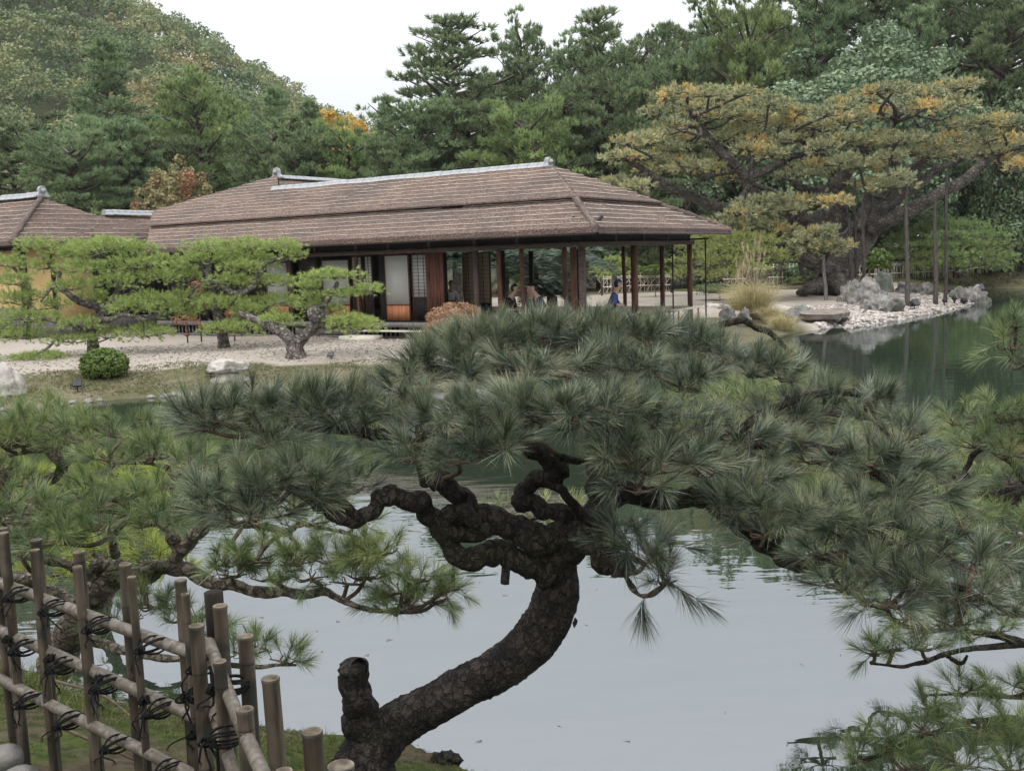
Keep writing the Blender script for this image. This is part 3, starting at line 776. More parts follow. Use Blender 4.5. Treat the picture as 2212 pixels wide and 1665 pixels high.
# thin gutter poles and bracket at the far right corner
gp = MB(); tube(gp, [(.55, 6.9, .5), (.55, 6.9, 2.95)], .022, 6, n=4); gp.obj('gutter_pipe', MATS['dark_wood'], house)
gp = MB(); tube(gp, [(.0, 5.7, .5), (.0, 5.7, 2.85)], .022, 6, n=4); gp.obj('gutter_pipe', MATS['dark_wood'], house)
MB().box(.05, .65, 6.87, 6.93, 2.95, 3.0).obj('gutter_bracket', MATS['dark_wood'], house)

# ---------------------------------------------------------------- house at the left edge
Yc = 32.0
C0 = np.array([-.4823 * Yc, Yc]); EZ2 = 3.62; hh_ = 2.8; rx0 = 2.35; ph = 1.55
lh = empty('side_house', (C0[0], C0[1], 0), A_, 'ochre-walled house with shingled roof at the left edge behind the pines', 'building')
# local: x = -t (leftwards negative), y back; eave corner at origin
sl2 = ph / rx0
f2 = [(0, 0, EZ2), (-rx0, hh_, EZ2 + ph), (-14, hh_, EZ2 + ph), (-14, 0, EZ2)]
e2 = [(0, 0, EZ2), (-rx0, hh_, EZ2 + ph), (-1.4, hh_ + 1.4, EZ2 + 1.4 * sl2), (-1.4, 8.2, EZ2 + 1.4 * sl2), (0, 8.2, EZ2)]
b2 = [(-rx0, hh_, EZ2 + ph - .01), (-14, hh_, EZ2 + ph - .01), (-14, 2 * hh_, EZ2), (-1.4, hh_ + 1.4, EZ2 + 1.4 * sl2 - .01)]
b3 = [(-1.4, hh_ + 1.4, EZ2 + 1.4 * sl2 - .01), (-1.4, 8.2, EZ2 + 1.4 * sl2 - .01), (-2.8, 8.2, EZ2), (-2.8, hh_ + 1.4, EZ2)]
rf2 = slab('roof', 'shingle', f2, .13, lh)
slab('roof_slope', 'shingle', e2, .13, rf2); slab('roof_slope', 'shingle', b2, .1, rf2); slab('roof_slope', 'shingle', b3, .1, rf2)
battens(f2, EZ2 + .1, EZ2 + ph, .165, rf2, lift=.02); battens([e2[0], e2[1], e2[2], e2[3], e2[4]], EZ2 + .1, EZ2 + 1.38 * sl2, .165, rf2, lift=.02)
battens([e2[2], e2[1], (-1.4, 1.4, EZ2 + 1.4 * sl2)], EZ2 + 1.42 * sl2, EZ2 + ph, .165, rf2, lift=.02)
hip((0.02, 0.02, EZ2 - .02), (-rx0 + .05, hh_ - .05, EZ2 + ph + .02), .085, rf2)
ridge_cap(rf2, (-12, hh_, EZ2 + ph + .03), (-rx0 - .1, hh_, EZ2 + ph + .03), 26, h=.17)
end_tile(rf2, (-rx0 + .0, hh_, EZ2 + ph + .03), 0, .8); end_tile(rf2, (-5.7, hh_, EZ2 + ph + .05), math.pi, .7)
ridge_cap(rf2, (-1.4, hh_ + 1.7, EZ2 + 1.4 * sl2 + .03), (-1.4, 7.6, EZ2 + 1.4 * sl2 + .03), 11, h=.17)
def lb(name, mat, x0, x1, y0, y1, z0, z1): return MB().box(x0, x1, y0, y1, z0, z1).obj(name, MATS[mat], lh)
lb('wall', 'plaster', -14, -.8, .85, .95, .5, 3.55); lb('wall', 'plaster', -.9, -.8, .96, 3.4, .5, 3.5); lb('wall', 'dark_wood', -.9, -.8, 3.4, 8.5, .5, 3.5); lb('wainscot', 'grey_wood', -14, -.8, .82, .849, .5, 1.5)
for x_ in (-.86, -2.4, -4.2, -6, -8): lb('post', 'dark_wood', x_ - .07, x_ + .07, .80, .848, .5, 3.5)
for y_ in (.9, 1.9, 3.9, 5.9, 7.9): lb('post', 'dark_wood', -.798, -.75, y_ - .07, y_ + .07, .5, 3.5)
lb('sill_beam', 'dark_wood', -14, -.72, .70, .795, .5, .75); lb('eave_beam', 'dark_wood', -14, -.7, .72, .84, 3.35, 3.47)
lb('plank_skirt', 'grey_wood', -.745, -.70, .9, 8.4, .5, 1.0)
# ---------------------------------------------------------------- background pines (a few kinds, then copies)
def bg_pine(seed, H, Wd, base=.2, shape='cone', limbs=60, droop=0.0, per=8, tf=15, L=.42, w=.085, cr=.55):
    """tall pine: trunk, limbs and a crown of needle clumps; built at the origin"""
    r = np.random.default_rng(seed)
    tr = MB(); n = 9
    zz = np.linspace(0, H, n)
    tp = np.stack([.25 * np.sin(zz * .3 + seed), .25 * np.cos(zz * .23 + seed), zz], 1); tp[0] = (0, 0, -.3)
    tube(tr, tp, np.linspace(.028 * H * .6, .03, n), 8, n=18, rough=.08, seed=seed)
    cr_ = MB(); pos, dr, tn = [], [], []
    for i in range(limbs):
        f_ = (i + r.random()) / limbs
        z = H * (base + (1 - base) * f_)
        if shape == 'cone': R = Wd * .5 * (1 - f_) ** .75 + .35
        elif shape == 'broad': R = Wd * .5 * (1 - f_ ** 2.2) ** .6 * (.75 + .25 * math.sin(i * 1.1)) + .45
        elif shape == 'flat': R = Wd * .5 * math.sqrt(max(.05, 1 - (f_ - .35) ** 2 * 1.9)) * (1 if f_ < .9 else .6)
        else: R = Wd * .5 * math.sin(math.pi * min(1, .22 + .78 * (1 - f_))) ** .8 + .3
        R *= r.uniform(.6, 1.12)
        a = i * 2.4 + r.uniform(-.5, .5)
        dirv = np.array([math.cos(a), math.sin(a), 0])
        rise = r.uniform(.0, .35) + .35 * f_ - droop * (1 - f_)
        p0 = np.array([np.interp(z, zz, tp[:, 0]), np.interp(z, zz, tp[:, 1]), z])
        p3 = p0 + dirv * R + np.array([0, 0, R * rise])
        mid = (p0 + p3) / 2 + r.normal(0, .12 * R, 3) * np.array([1, 1, .4])
        tube(tr, [p0, mid, p3], [max(.03, .045 * R), .02], 4, n=5)
        k = max(2, int(R * 1.5))
        for q in range(k):
            u = .35 + .65 * (q + r.random()) / k
            c_ = (1 - u) ** 2 * p0 + 2 * u * (1 - u) * mid + u * u * p3 + r.normal(0, .20 * R * .5, 3) * np.array([1, 1, .25])
            rr = cr * r.uniform(.7, 1.35)
            m_ = int(per * rr / cr)
            o_ = nrm(r.normal(size=(m_, 3))); o_[:, 2] = np.abs(o_[:, 2]) * .9
            pos.append(c_ + o_ * rr * r.uniform(.3, 1, (m_, 1)) * np.array([1.15, 1.15, .5])); dr.append(o_ * .8 + np.array([0, 0, .75]) + dirv * .25)
            tn.append(np.full(m_, np.clip(.45 + r.normal(0, .14), 0, 1)))
    tufts(cr_, np.concatenate(pos), np.concatenate(dr), tf, L, w, .16, (15, 80), 0, np.concatenate(tn), two=False, rng=r, tvar=.13)
    return tr, cr_
def bg_leafy(seed, H, Wd, n=9000, size=.34, clumps=70, base=.15, crad=.26):
    r = np.random.default_rng(seed)
    tr = MB(); tube(tr, [(0, 0, -.3), (.1, 0, H * .3), (-.1, .1, H * .7)], [.03 * H, .015 * H], 8, n=8, rough=.1)
    for i in range(12):
        a = i * 2.4; z = H * (.25 + .03 * i)
        tube(tr, [(0, 0, z), (math.cos(a) * Wd * .2, math.sin(a) * Wd * .2, z + H * .1), (math.cos(a) * Wd * .4, math.sin(a) * Wd * .4, z + H * .2)], [.01 * H, .02], 4, n=5)
    c_ = MB(); hz = H * (1 - base) / 2
    leaf_cloud(c_, (0, 0, H * base + hz), (Wd / 2, Wd / 2, hz), n, size, clumps=clumps, tone=.45, tvar=.16, crad=crad, rng=r, low=-1.1)
    return tr, c_
def make_tree(name, parts, mat, cat, bark='bark_far'):
    e = empty(name, (0, 0, 0), 0, 'x', cat)
    parts[0].obj('trunk', MATS[bark], e, smooth=True)
    parts[1].obj('crown', MATS[mat], e)
    e['_h'] = 1
    return e
KIND = {
    'cone': (make_tree('pine_tree', bg_pine(11, 18, 8.5, .10, 'cone', 90, per=10), 'needle_far', 'pine tree'), 18, 8.5),
    'tallA': (make_tree('pine_tree', bg_pine(1, 18, 8.5, .14, 'broad', 84, per=10), 'needle_far', 'pine tree'), 18, 8.5),
    'tallB': (make_tree('pine_tree', bg_pine(2, 18, 7.5, .16, 'oval', 84, per=10), 'needle_far', 'pine tree'), 18, 7.5),
    'airy': (make_tree('pine_tree', bg_pine(3, 18, 9.5, .26, 'broad', 64, per=10, cr=.62), 'needle_far', 'pine tree'), 18, 9.5),
    'flat': (make_tree('red_pine', bg_pine(4, 14, 8, .42, 'flat', 46, per=10, cr=.7), 'needle_far_bright', 'pine tree'), 14, 8),
    'dense': (make_tree('pine_tree', bg_pine(5, 14, 8.0, .06, 'oval', 95, per=10, cr=.6), 'needle_far', 'pine tree'), 14, 8.0),
    'bushy': (make_tree('pine_tree', bg_pine(6, 11, 7.5, .04, 'oval', 80, per=10, cr=.62), 'needle_far_bright', 'pine tree'), 11, 7.5),
    'leafy': (make_tree('broadleaf_tree', bg_leafy(7, 13, 11, 34000, .24, 220, crad=.18), 'leaf_teal', 'broadleaf tree'), 13, 11),
    'dark': (make_tree('evergreen_tree', bg_leafy(8, 10, 8, 9000, .30, 70, .0), 'leaf_dark', 'evergreen tree'), 10, 8),
    'darkb': (make_tree('evergreen_tree', bg_leafy(9, 8, 7, 8000, .26, 60, .0), 'leaf_teal', 'evergreen tree'), 8, 7),
}
USED = set()
rt = np.random.default_rng(99)
def tree(kind, x, ytop, wpx, Y, label, base_z=.4, group=None):
    src, h, w_ = KIND[kind]
    base_z = base_z if Y < 86 else float(hill_h(np.array([(x - CX) / FPX * Y]), np.array([Y]))[0]) - .5
    top = P(x, ytop, Y)[2]
    H = top - base_z; Wm = M(wpx, Y)
    pos = ((x - CX) / FPX * Y - RO * (top + base_z) / 2 * .5, Y, base_z)
    px = P(x, ytop, Y)[0]
    loc = (px, Y, base_z); rz = rt.uniform(0, 6.28); sc = (Wm / w_, Wm / w_, H / h)
    if kind not in USED:
        USED.add(kind); o = src
        o.location = loc; o.rotation_euler = (0, 0, rz); o.scale = sc
        if '_h' in o: del o['_h']
        o['label'] = label
    else:
        o = dup(src, loc, rz, sc, label)
        if '_h' in o: del o['_h']
    if group: o['group'] = group
    return o
GB = 'tall trees behind the teahouse'
T_ = [
 ('cone', 225, 96, 290, 78, 'tall dark pine rising above the left wood, its crown highest at the left'),
 ('dense', 30, 300, 260, 66, 'broad dense pine at the left edge behind the side house'),
 ('cone', 120, 300, 200, 72, 'soft green pine between the left edge pine and the tallest left pine'),
 ('dense', 150, 330, 230, 60, 'bushy dark pine directly above the connecting roof'),
 ('dense', 262, 300, 190, 64, 'bushy dark pine left of the rust-tinted maple'),
 ('flat', 425, 186, 215, 70, 'layered red pine with flat light green tiers left of centre'),
 ('flat', 510, 262, 170, 74, 'smaller layered red pine just right of the larger layered one'),
 ('dense', 420, 300, 170, 76, 'dark pine filling in below the layered red pines'),
 ('cone', 590, 200, 190, 68, 'dense dark pine with twin pointed tops behind the left ridge end'),
 ('cone', 668, 228, 150, 67, 'dense dark pine with rounded top left of the golden trees'),
 ('dense', 590, 300, 210, 62, 'low dense pine standing directly behind the left ridge end tile'),
 ('cone', 828, 232, 120, 74, 'slim pointed pine just right of the golden trees'),
 ('cone', 772, 286, 80, 70, 'young narrow pine standing in front of the golden trees'),
 ('bushy', 752, 318, 150, 60, 'light green low pine above the left half of the long ridge'),
 ('airy', 985, 48, 400, 66, 'tall airy pine spreading against the white sky left of centre'),
 ('tallB', 1132, 88, 130, 70, 'narrow pine between the two tallest sky-line pines'),
 ('airy', 1285, 36, 290, 64, 'tall pine above the right ridge end, its tip highest in the middle'),
 ('tallB', 1240, 130, 150, 72, 'pine partly hidden behind the tall pine above the ridge end'),
 ('tallA', 1440, 66, 200, 72, 'tall pine right of the ridge end, topped with small candles'),
 ('tallB', 1370, 120, 150, 76, 'thin pine seen between two taller ones right of centre'),
 ('tallB', 1540, 62, 170, 74, 'dark pine where the sky gap ends on the right'),
 ('airy', 1655, -18, 230, 70, 'very tall pine at the right end of the sky'),
 ('bushy', 1620, 78, 210, 64, 'bright green pine above the upper left of the giant spreading pine'),
 ('tallA', 1765, -60, 240, 72, 'tall pine behind the round teal broadleaf tree'),
 ('tallB', 1900, -80, 260, 74, 'tall pine crossing the top edge above the giant pine'),
 ('airy', 2050, -70, 280, 70, 'tall open pine crossing the top edge near the right corner'),
 ('tallB', 2180, -60, 260, 66, 'tall dark pine filling the top right corner'),
 ('tallA', 1985, 30, 190, 66, 'pine squeezed between the teal broadleaf tree and the corner pines'),
 ('dense', 900, 262, 210, 58, 'dark pine behind the middle of the long ridge'),
 ('dense', 1010, 262, 200, 60, 'broad pine below the tall airy pine'),
 ('bushy', 1125, 272, 210, 56, 'light tiered pine above the right half of the ridge'),
 ('dense', 1215, 232, 190, 60, 'dense pine under the tallest middle pine'),
 ('dense', 1310, 200, 190, 60, 'shaggy pine behind the right hip of the teahouse roof'),
 ('dense', 1395, 185, 180, 62, 'dark pine whose limbs droop left of the giant pine'),
 ('dense', 1480, 140, 180, 64, 'dense pine showing over the left shoulder of the giant pine'),
 ('leafy', 1840, 70, 500, 60, 'large round teal-green broadleaf tree above the giant pine'),
 ('dark', 1660, 150, 220, 64, 'dark evergreen left of the large round broadleaf tree'),
 ('dark', 2090, 170, 220, 64, 'dark evergreen right of the large round broadleaf tree'),
 ('dark', 2200, 200, 200, 60, 'dark evergreen at the right edge behind the giant pine'),
 ('darkb', 1480, 330, 220, 60, 'blue-green evergreen behind the left arm of the giant pine'),
 ('dark', 1600, 330, 220, 62, 'evergreen seen between the left arms of the giant pine'),
 ('darkb', 1700, 350, 190, 60, 'evergreen behind the pale sawn limb of the giant pine'),
 ('dark', 1830, 330, 200, 62, 'evergreen behind the fork of the giant pine'),
 ('darkb', 1950, 400, 210, 61, 'blue-green evergreen right of the giant trunk'),
 ('dark', 2060, 370, 200, 63, 'shady evergreen behind the small round pine'),
 ('darkb', 2150, 380, 200, 61, 'leafy evergreen behind the right end of the picket fence'),
 ('dark', 2240, 330, 200, 60, 'evergreen cut by the right edge above the fence'),
 ('dark', 1395, 400, 190, 62, 'evergreen glimpsed past the right hip of the teahouse'),
 ('dark', 1310, 430, 190, 60, 'shady evergreen seen through the open hall'),
 ('dark', 1555, 440, 200, 62, 'low evergreen behind the yellowish garden pine'),
]
for a in T_: tree(*a, group=GB)
for x, yt, w_, Y, lb_ in ((262, 300, 200, 74, 'pine rising behind the connecting roof'), (640, 330, 200, 60, 'low pine behind the start of the ridge'), (350, 330, 180, 66, 'pine behind the rust-tinted maple'), (860, 330, 160, 56, 'low pine just above the ridge tiles left of the middle'), (1400, 300, 160, 58, 'low pine beside the right roof hip'), (1580, 96, 230, 78, 'pine filling the skyline gap right of the thin pines'), (1730, 30, 260, 80, 'pine behind the top of the round broadleaf tree'), (1960, -40, 260, 82, 'far pine between the trees crossing the top edge'), (2120, 20, 260, 80, 'far pine low in the right corner group'), (1340, 150, 220, 82, 'far pine behind the tall pine above the ridge end'), (1080, 190, 200, 84, 'far pine filling in between the tall airy pines')):
    tree('dense' if yt > 200 else 'tallB', x, yt, w_, Y, lb_, group=GB)
# crest pines and golden trees, rust maple
for i, (x, yt, w_, Y, lb_) in enumerate(((762, 234, 122, 88, 'golden yellow autumn tree at the foot of the hill'), (712, 238, 100, 96, 'pale golden tree left of the bright golden one'))):
    e = empty('autumn_tree', (P(x, yt, Y)[0], Y, float(hill_h(np.array([P(x, yt, Y)[0]]), np.array([Y]))[0]) - .5), 0, lb_, 'autumn tree')
    H = P(x, yt, Y)[2] - e.location.z; a, b = bg_leafy(31 + i, H, M(w_, Y), 9000, .30, 150, .1, .18)
    a.obj('trunk', MATS['bark_far'], e, smooth=True); b.obj('crown', MATS['leaf_gold'], e)
for x, yt, w_, Y, lb_, n_ in ((378, 336, 190, 47, 'rounded rust and olive maple behind the connecting roof', 15000), (492, 396, 80, 46, 'small red-brown maple against the left hip of the roof', 4500)):
    loc = P(x, yt, Y); e = empty('maple_tree', (loc[0], Y, .4), 0, lb_, 'maple tree'); a, b = bg_leafy(41 + n_, loc[2] - .4, M(w_, Y), n_, .17, 220, .1, .15)
    a.obj('trunk', MATS['bark_far'], e, smooth=True); b.obj('crown', MATS['leaf_rust'], e)

# ---------------------------------------------------------------- generic shaped garden pine
def pine(name, label, cat, trunk, limbs, pads, mat, bark, L, w, per, dens, shoot, two=False, sides=10, phi=(20, 75), dome=.35, group=None, twig_r=.01, rough=.09, outward=1.0, droop=.12, seed=0, dep=.75, nsub=6, trn=None, tone0=.5, jag=.25, padk=1.0, lowf=.25):
    """trunk and limbs: lists of (x, y, Y, radius px); pads: (x, y, rx, ry, Y[, tone])"""
    r = np.random.default_rng(seed + 5)
    b0 = P(*trunk[0][:3])
    root = empty(name, b0, 0, label, cat, group)
    pads = [(q[0], q[1], q[2], q[3] * padk) + tuple(q[4:]) for q in pads]
    def W3(q): return P(q[0], q[1], q[2]) - b0
    mb = MB(); q_ = np.array([W3(q) for q in trunk]); rr = [M(q[3], q[2]) for q in trunk]
    skel = [tube(mb, q_, rr, sides, n=trn or len(trunk) * 8, rough=rough, seed=seed)]
    mb.obj('trunk', MATS[bark], root, smooth=True)
    for k, lm in enumerate(limbs):
        mb = MB(); q_ = np.array([W3(q) for q in lm]); rr = [M(q[3], q[2]) for q in lm]
        if two and len(q_) > 3:   # gnarls: small kinks along the bough
            q2, r2 = [q_[0]], [rr[0]]
            for a_, b_, ra, rb_ in zip(q_[:-1], q_[1:], rr[:-1], rr[1:]):
                q2 += [(a_ + b_) / 2 + r.normal(0, .22 * (ra + rb_) / 2, 3), b_ + r.normal(0, .12 * rb_, 3)]; r2 += [(ra + rb_) / 2 * r.uniform(.74, .92), rb_ * r.uniform(.86, 1.04)]
            q_, rr = np.array(q2), r2
        skel.append(tube(mb, q_, rr, max(6, sides - 2), n=len(lm) * (8 if two else 5), rough=rough * 1.3, seed=seed + k + 1))
        mb.obj('limb', MATS[bark], root, smooth=True)
    nodes = np.concatenate(skel)
    tw = MB()
    for pd in pads:
        x, y, rx, ry, Y = pd[:5]; tone = pd[5] if len(pd) > 5 else tone0
        c_ = P(x, y, Y) - b0; a = M(rx, Y); h = M(ry, Y)
        n = int(dens * (a * a * dep * 4) ** .85) + 6
        u = np.sqrt(r.random(n)); th = r.random(n) * 2 * math.pi
        ed = 1 + jag * np.sin(th * 3 + r.uniform(0, 6)) + jag * .6 * np.sin(th * 7 + r.uniform(0, 6))
        px, py = np.cos(th) * u * ed, np.sin(th) * u * ed
        pz = (dome - u ** 2 * dome * 1.4 + r.normal(0, .28, n))
        low = r.random(n) < lowf; pz = np.where(low, pz - .7, pz)
        pos = np.stack([px * a, py * a * dep, pz * h], 1) + c_
        d = np.stack([px * outward, py * outward, 1.05 - .75 * u ** 2 * outward - .5 * low + 0 * u], 1) + r.normal(0, .30 if two else .22, (n, 3))
        mbp = MB()
        tufts(mbp, pos, d, per, L, w, shoot, phi, droop, np.clip(tone + r.normal(0, .12, n), 0, 1), two, r, .24 if two else .12)
        mbp.obj('foliage_pad', MATS[mat], root)
        anchor = c_ - np.array([0, 0, h * .55])
        near = nodes[np.argmin(np.linalg.norm((nodes - anchor) * np.array([1, 1, 1.6]), axis=1))]
        dist = np.linalg.norm(near - anchor)
        mid = (near + anchor) / 2 + r.normal(0, .12 * dist, 3) - np.array([0, 0, .10 * dist])
        tr0 = max(twig_r * 1.6, min(twig_r * 4, dist * .03))
        tube(tw, [near, mid + r.normal(0, .05 * dist, 3), anchor], [tr0, twig_r * 1.3], 6, n=9, rough=rough, seed=int(x))
        subs = []
        for q in range(nsub):
            al = q * 2 * math.pi / nsub + r.uniform(-.4, .4)
            tip = c_ + np.array([math.cos(al) * a * .8, math.sin(al) * a * dep * .8, -h * .25])
            m2 = (anchor + tip) / 2 + r.normal(0, .10 * a, 3) * np.array([1, 1, .5]) - np.array([0, 0, h * .15])
            subs.append(tube(tw, [anchor, m2, tip], [twig_r, twig_r * .45], 5, n=7, rough=rough))
        sn = np.concatenate(subs + [anchor[None]])
        if two:
            for i in range(n):
                j = np.argmin(np.linalg.norm(sn - pos[i], axis=1)); s0 = sn[j]
                m3 = (s0 + pos[i]) / 2 + r.normal(0, .008, 3)
                tube(tw, [s0, m3, pos[i] + nrm(d[i]) * shoot], [twig_r * .35, twig_r * .22], 4, n=4, cap=False)
    tw.obj('twigs', MATS['twig' if two else bark], root, smooth=True)
    return root

# ---------------------------------------------------------------- garden pines on the gravel
Yp = 26.0
pine('garden_pine', 'spreading cloud-pruned garden pine beside the round clipped bush', 'pine tree',
     [(203, 768, Yp, 15), (201, 740, Yp, 12), (198, 712, Yp, 11), (212, 690, Yp, 11), (226, 672, Yp, 10)],
     [[(226, 672, Yp, 10), (200, 660, Yp, 9), (168, 650, Yp - .3, 8), (140, 630, Yp - .5, 6), (112, 622, Yp - .5, 4), (88, 650, Yp - .4, 3)],
      [(226, 672, Yp, 10), (250, 650, Yp + .4, 7), (284, 634, Yp + .4, 6), (300, 610, Yp, 5), (330, 596, Yp, 3)],
      [(198, 712, Yp, 8), (170, 708, Yp - .4, 6), (136, 700, Yp - .6, 5), (100, 690, Yp - .6, 4), (60, 690, Yp - .6, 3)],
      [(140, 632, Yp, 6), (128, 596, Yp, 5), (150, 568, Yp, 4), (180, 560, Yp, 3), (228, 545, Yp, 3)],
      [(128, 596, Yp, 4), (96, 560, Yp, 3), (84, 534, Yp, 3)],
      [(212, 690, Yp, 8), (238, 690, Yp - .5, 7), (268, 680, Yp - .7, 5), (310, 690, Yp - .7, 4)],
      [(250, 650, Yp, 6), (256, 620, Yp, 5), (280, 590, Yp, 4), (292, 570, Yp, 3)],
      [(100, 690, Yp, 4), (66, 660, Yp + .4, 6), (62, 620, Yp + .4, 5), (40, 590, Yp + .4, 4), (24, 575, Yp + .4, 3)],
      [(136, 704, Yp, 4), (110, 745, Yp - .8, 3), (80, 764, Yp - 1.0, 2.5), (40, 772, Yp - 1.0, 2)]],
     [(80, 526, 44, 12, Yp), (205, 532, 70, 13, Yp + .6), (144, 546, 40, 12, Yp), (232, 528, 56, 13, Yp), (296, 538, 42, 12, Yp + .3), (24, 566, 44, 13, Yp + .3),
      (92, 574, 28, 9, Yp), (172, 576, 52, 13, Yp - .3), (288, 568, 60, 13, Yp), (350, 558, 26, 7, Yp + .2), (24, 604, 44, 13, Yp), (148, 616, 42, 13, Yp - .4), (60, 640, 36, 11, Yp),
      (240, 604, 54, 13, Yp - .3), (332, 594, 42, 10, Yp), (320, 644, 50, 14, Yp - .2), (280, 660, 48, 13, Yp - .6), (20, 644, 34, 12, Yp), (40, 680, 44, 12, Yp - .3), (100, 684, 32, 10, Yp - .5),
      (172, 696, 42, 9, Yp - .6), (312, 716, 58, 13, Yp - .4), (52, 720, 50, 13, Yp - .3), (160, 732, 44, 9, Yp - .5), (236, 720, 30, 13, Yp - .2), (360, 656, 32, 13, Yp), (-20, 700, 40, 13, Yp),
      (82, 770, 62, 8, Yp - 1.0), (200, 640, 40, 10, Yp + .5), (120, 655, 30, 9, Yp + .6)],
     'needle_mid', 'bark_mid', .12, .011, 14, 210, .05, sides=9, seed=1, twig_r=.013, padk=1.4)
Yp = 27.0
pine('garden_pine', 'middle garden pine with straight dark trunk standing before the veranda', 'pine tree',
     [(484, 756, Yp, 15), (482, 735, Yp, 12), (476, 705, Yp, 12), (468, 670, Yp, 11), (458, 640, Yp, 10), (450, 600, Yp, 8), (452, 565, Yp, 5)],
     [[(458, 632, Yp, 8), (440, 614, Yp - .4, 6), (455, 608, Yp - .5, 6), (480, 618, Yp - .5, 6), (505, 634, Yp - .5, 7), (536, 626, Yp - .4, 7), (560, 596, Yp - .3, 6), (566, 574, Yp - .2, 6), (592, 562, Yp, 5), (624, 558, Yp, 3)],
      [(450, 600, Yp, 6), (430, 570, Yp, 4), (425, 556, Yp, 3)], [(505, 634, Yp, 6), (500, 590, Yp, 4), (516, 570, Yp, 3)],
      [(468, 670, Yp, 7), (430, 655, Yp - .2, 5), (404, 648, Yp - .2, 3)], [(476, 700, Yp, 7), (530, 680, Yp - .2, 5), (586, 660, Yp - .2, 4)],
      [(440, 614, Yp, 4), (424, 620, Yp - .6, 3), (412, 636, Yp - .6, 3), (404, 646, Yp - .6, 2)]],
     [(452, 532, 50, 14, Yp), (430, 558, 48, 13, Yp - .2), (530, 528, 50, 12, Yp), (612, 530, 44, 11, Yp), (634, 548, 28, 9, Yp), (514, 554, 52, 12, Yp), (520, 576, 44, 11, Yp - .4), (562, 566, 42, 10, Yp + .3),
      (400, 594, 42, 12, Yp), (494, 604, 46, 10, Yp - .4), (578, 606, 62, 10, Yp), (402, 640, 46, 14, Yp - .3), (392, 670, 40, 12, Yp), (472, 652, 56, 12, Yp - .6), (592, 648, 58, 12, Yp), (548, 670, 46, 11, Yp - .5),
      (496, 706, 62, 10, Yp - .8), (600, 690, 44, 11, Yp - .3), (384, 575, 30, 10, Yp)],
     'needle_mid', 'bark_mid', .12, .011, 14, 210, .05, sides=9, seed=2, twig_r=.013, tone0=.56, padk=1.4)
Yp = 24.0
pine('garden_pine', 'forked leaning garden pine with a big round knob on its right limb', 'pine tree',
     [(640, 775, Yp, 24), (638, 758, Yp, 19), (634, 744, Yp, 17)],
     [[(636, 746, Yp, 15), (620, 725, Yp, 14), (600, 712, Yp + .1, 12), (575, 700, Yp + .3, 10), (545, 688, Yp + .5, 8), (515, 676, Yp + .6, 5)],
      [(640, 748, Yp, 13), (656, 728, Yp, 12), (680, 706, Yp, 11), (702, 692, Yp, 11), (706, 684, Yp, 10), (694, 668, Yp, 8), (706, 648, Yp, 8), (722, 628, Yp, 6), (728, 606, Yp, 4), (716, 598, Yp, 3)],
      [(702, 690, Yp, 9), (688, 688, Yp - .1, 17), (682, 676, Yp - .1, 19), (692, 668, Yp - .1, 13)],
      [(722, 630, Yp, 4), (760, 622, Yp, 3), (792, 622, Yp, 2)], [(706, 648, Yp, 4), (690, 630, Yp, 3), (668, 618, Yp, 2)], [(702, 692, Yp, 5), (730, 700, Yp - .2, 4), (760, 700, Yp - .2, 3)]],
     [(716, 594, 58, 9, Yp), (664, 619, 26, 8, Yp), (680, 638, 28, 8, Yp), (744, 634, 38, 9, Yp), (794, 624, 34, 9, Yp), (674, 660, 28, 9, Yp + .1), (744, 694, 44, 14, Yp - .2, .68), (786, 702, 38, 12, Yp - .2, .68), (770, 690, 30, 10, Yp, .68), (716, 668, 26, 7, Yp + .3),
      (590, 690, 34, 9, Yp + .3)],
     'needle_mid', 'bark_mid', .12, .011, 14, 240, .05, sides=10, seed=3, twig_r=.012, tone0=.55, padk=1.35)
pine('garden_pine', 'yellowish low garden pine behind the pampas grass', 'pine tree',
     [(1640, 620, 41, 12), (1625, 598, 41, 10), (1590, 580, 41, 9)],
     [[(1625, 598, 41, 9), (1590, 575, 41, 9), (1550, 570, 41, 8), (1520, 580, 41, 6), (1490, 590, 41, 4)], [(1640, 600, 41, 8), (1680, 580, 41, 6), (1700, 560, 41, 4)], [(1590, 580, 41, 6), (1600, 545, 41, 4), (1580, 520, 41, 3)]],
     [(1540, 512, 60, 10, 41), (1600, 515, 66, 10, 41), (1650, 522, 50, 9, 41), (1500, 530, 44, 9, 40.5), (1560, 538, 70, 10, 40.5), (1640, 545, 60, 9, 40.5), (1500, 560, 50, 10, 40), (1580, 562, 50, 8, 40), (1680, 560, 40, 8, 41), (1480, 590, 40, 9, 40), (1560, 592, 50, 8, 40), (1620, 580, 50, 9, 40)],
     'needle_yellowish', 'bark_mid', .15, .018, 13, 75, .06, sides=8, seed=4, twig_r=.02, padk=1.5)
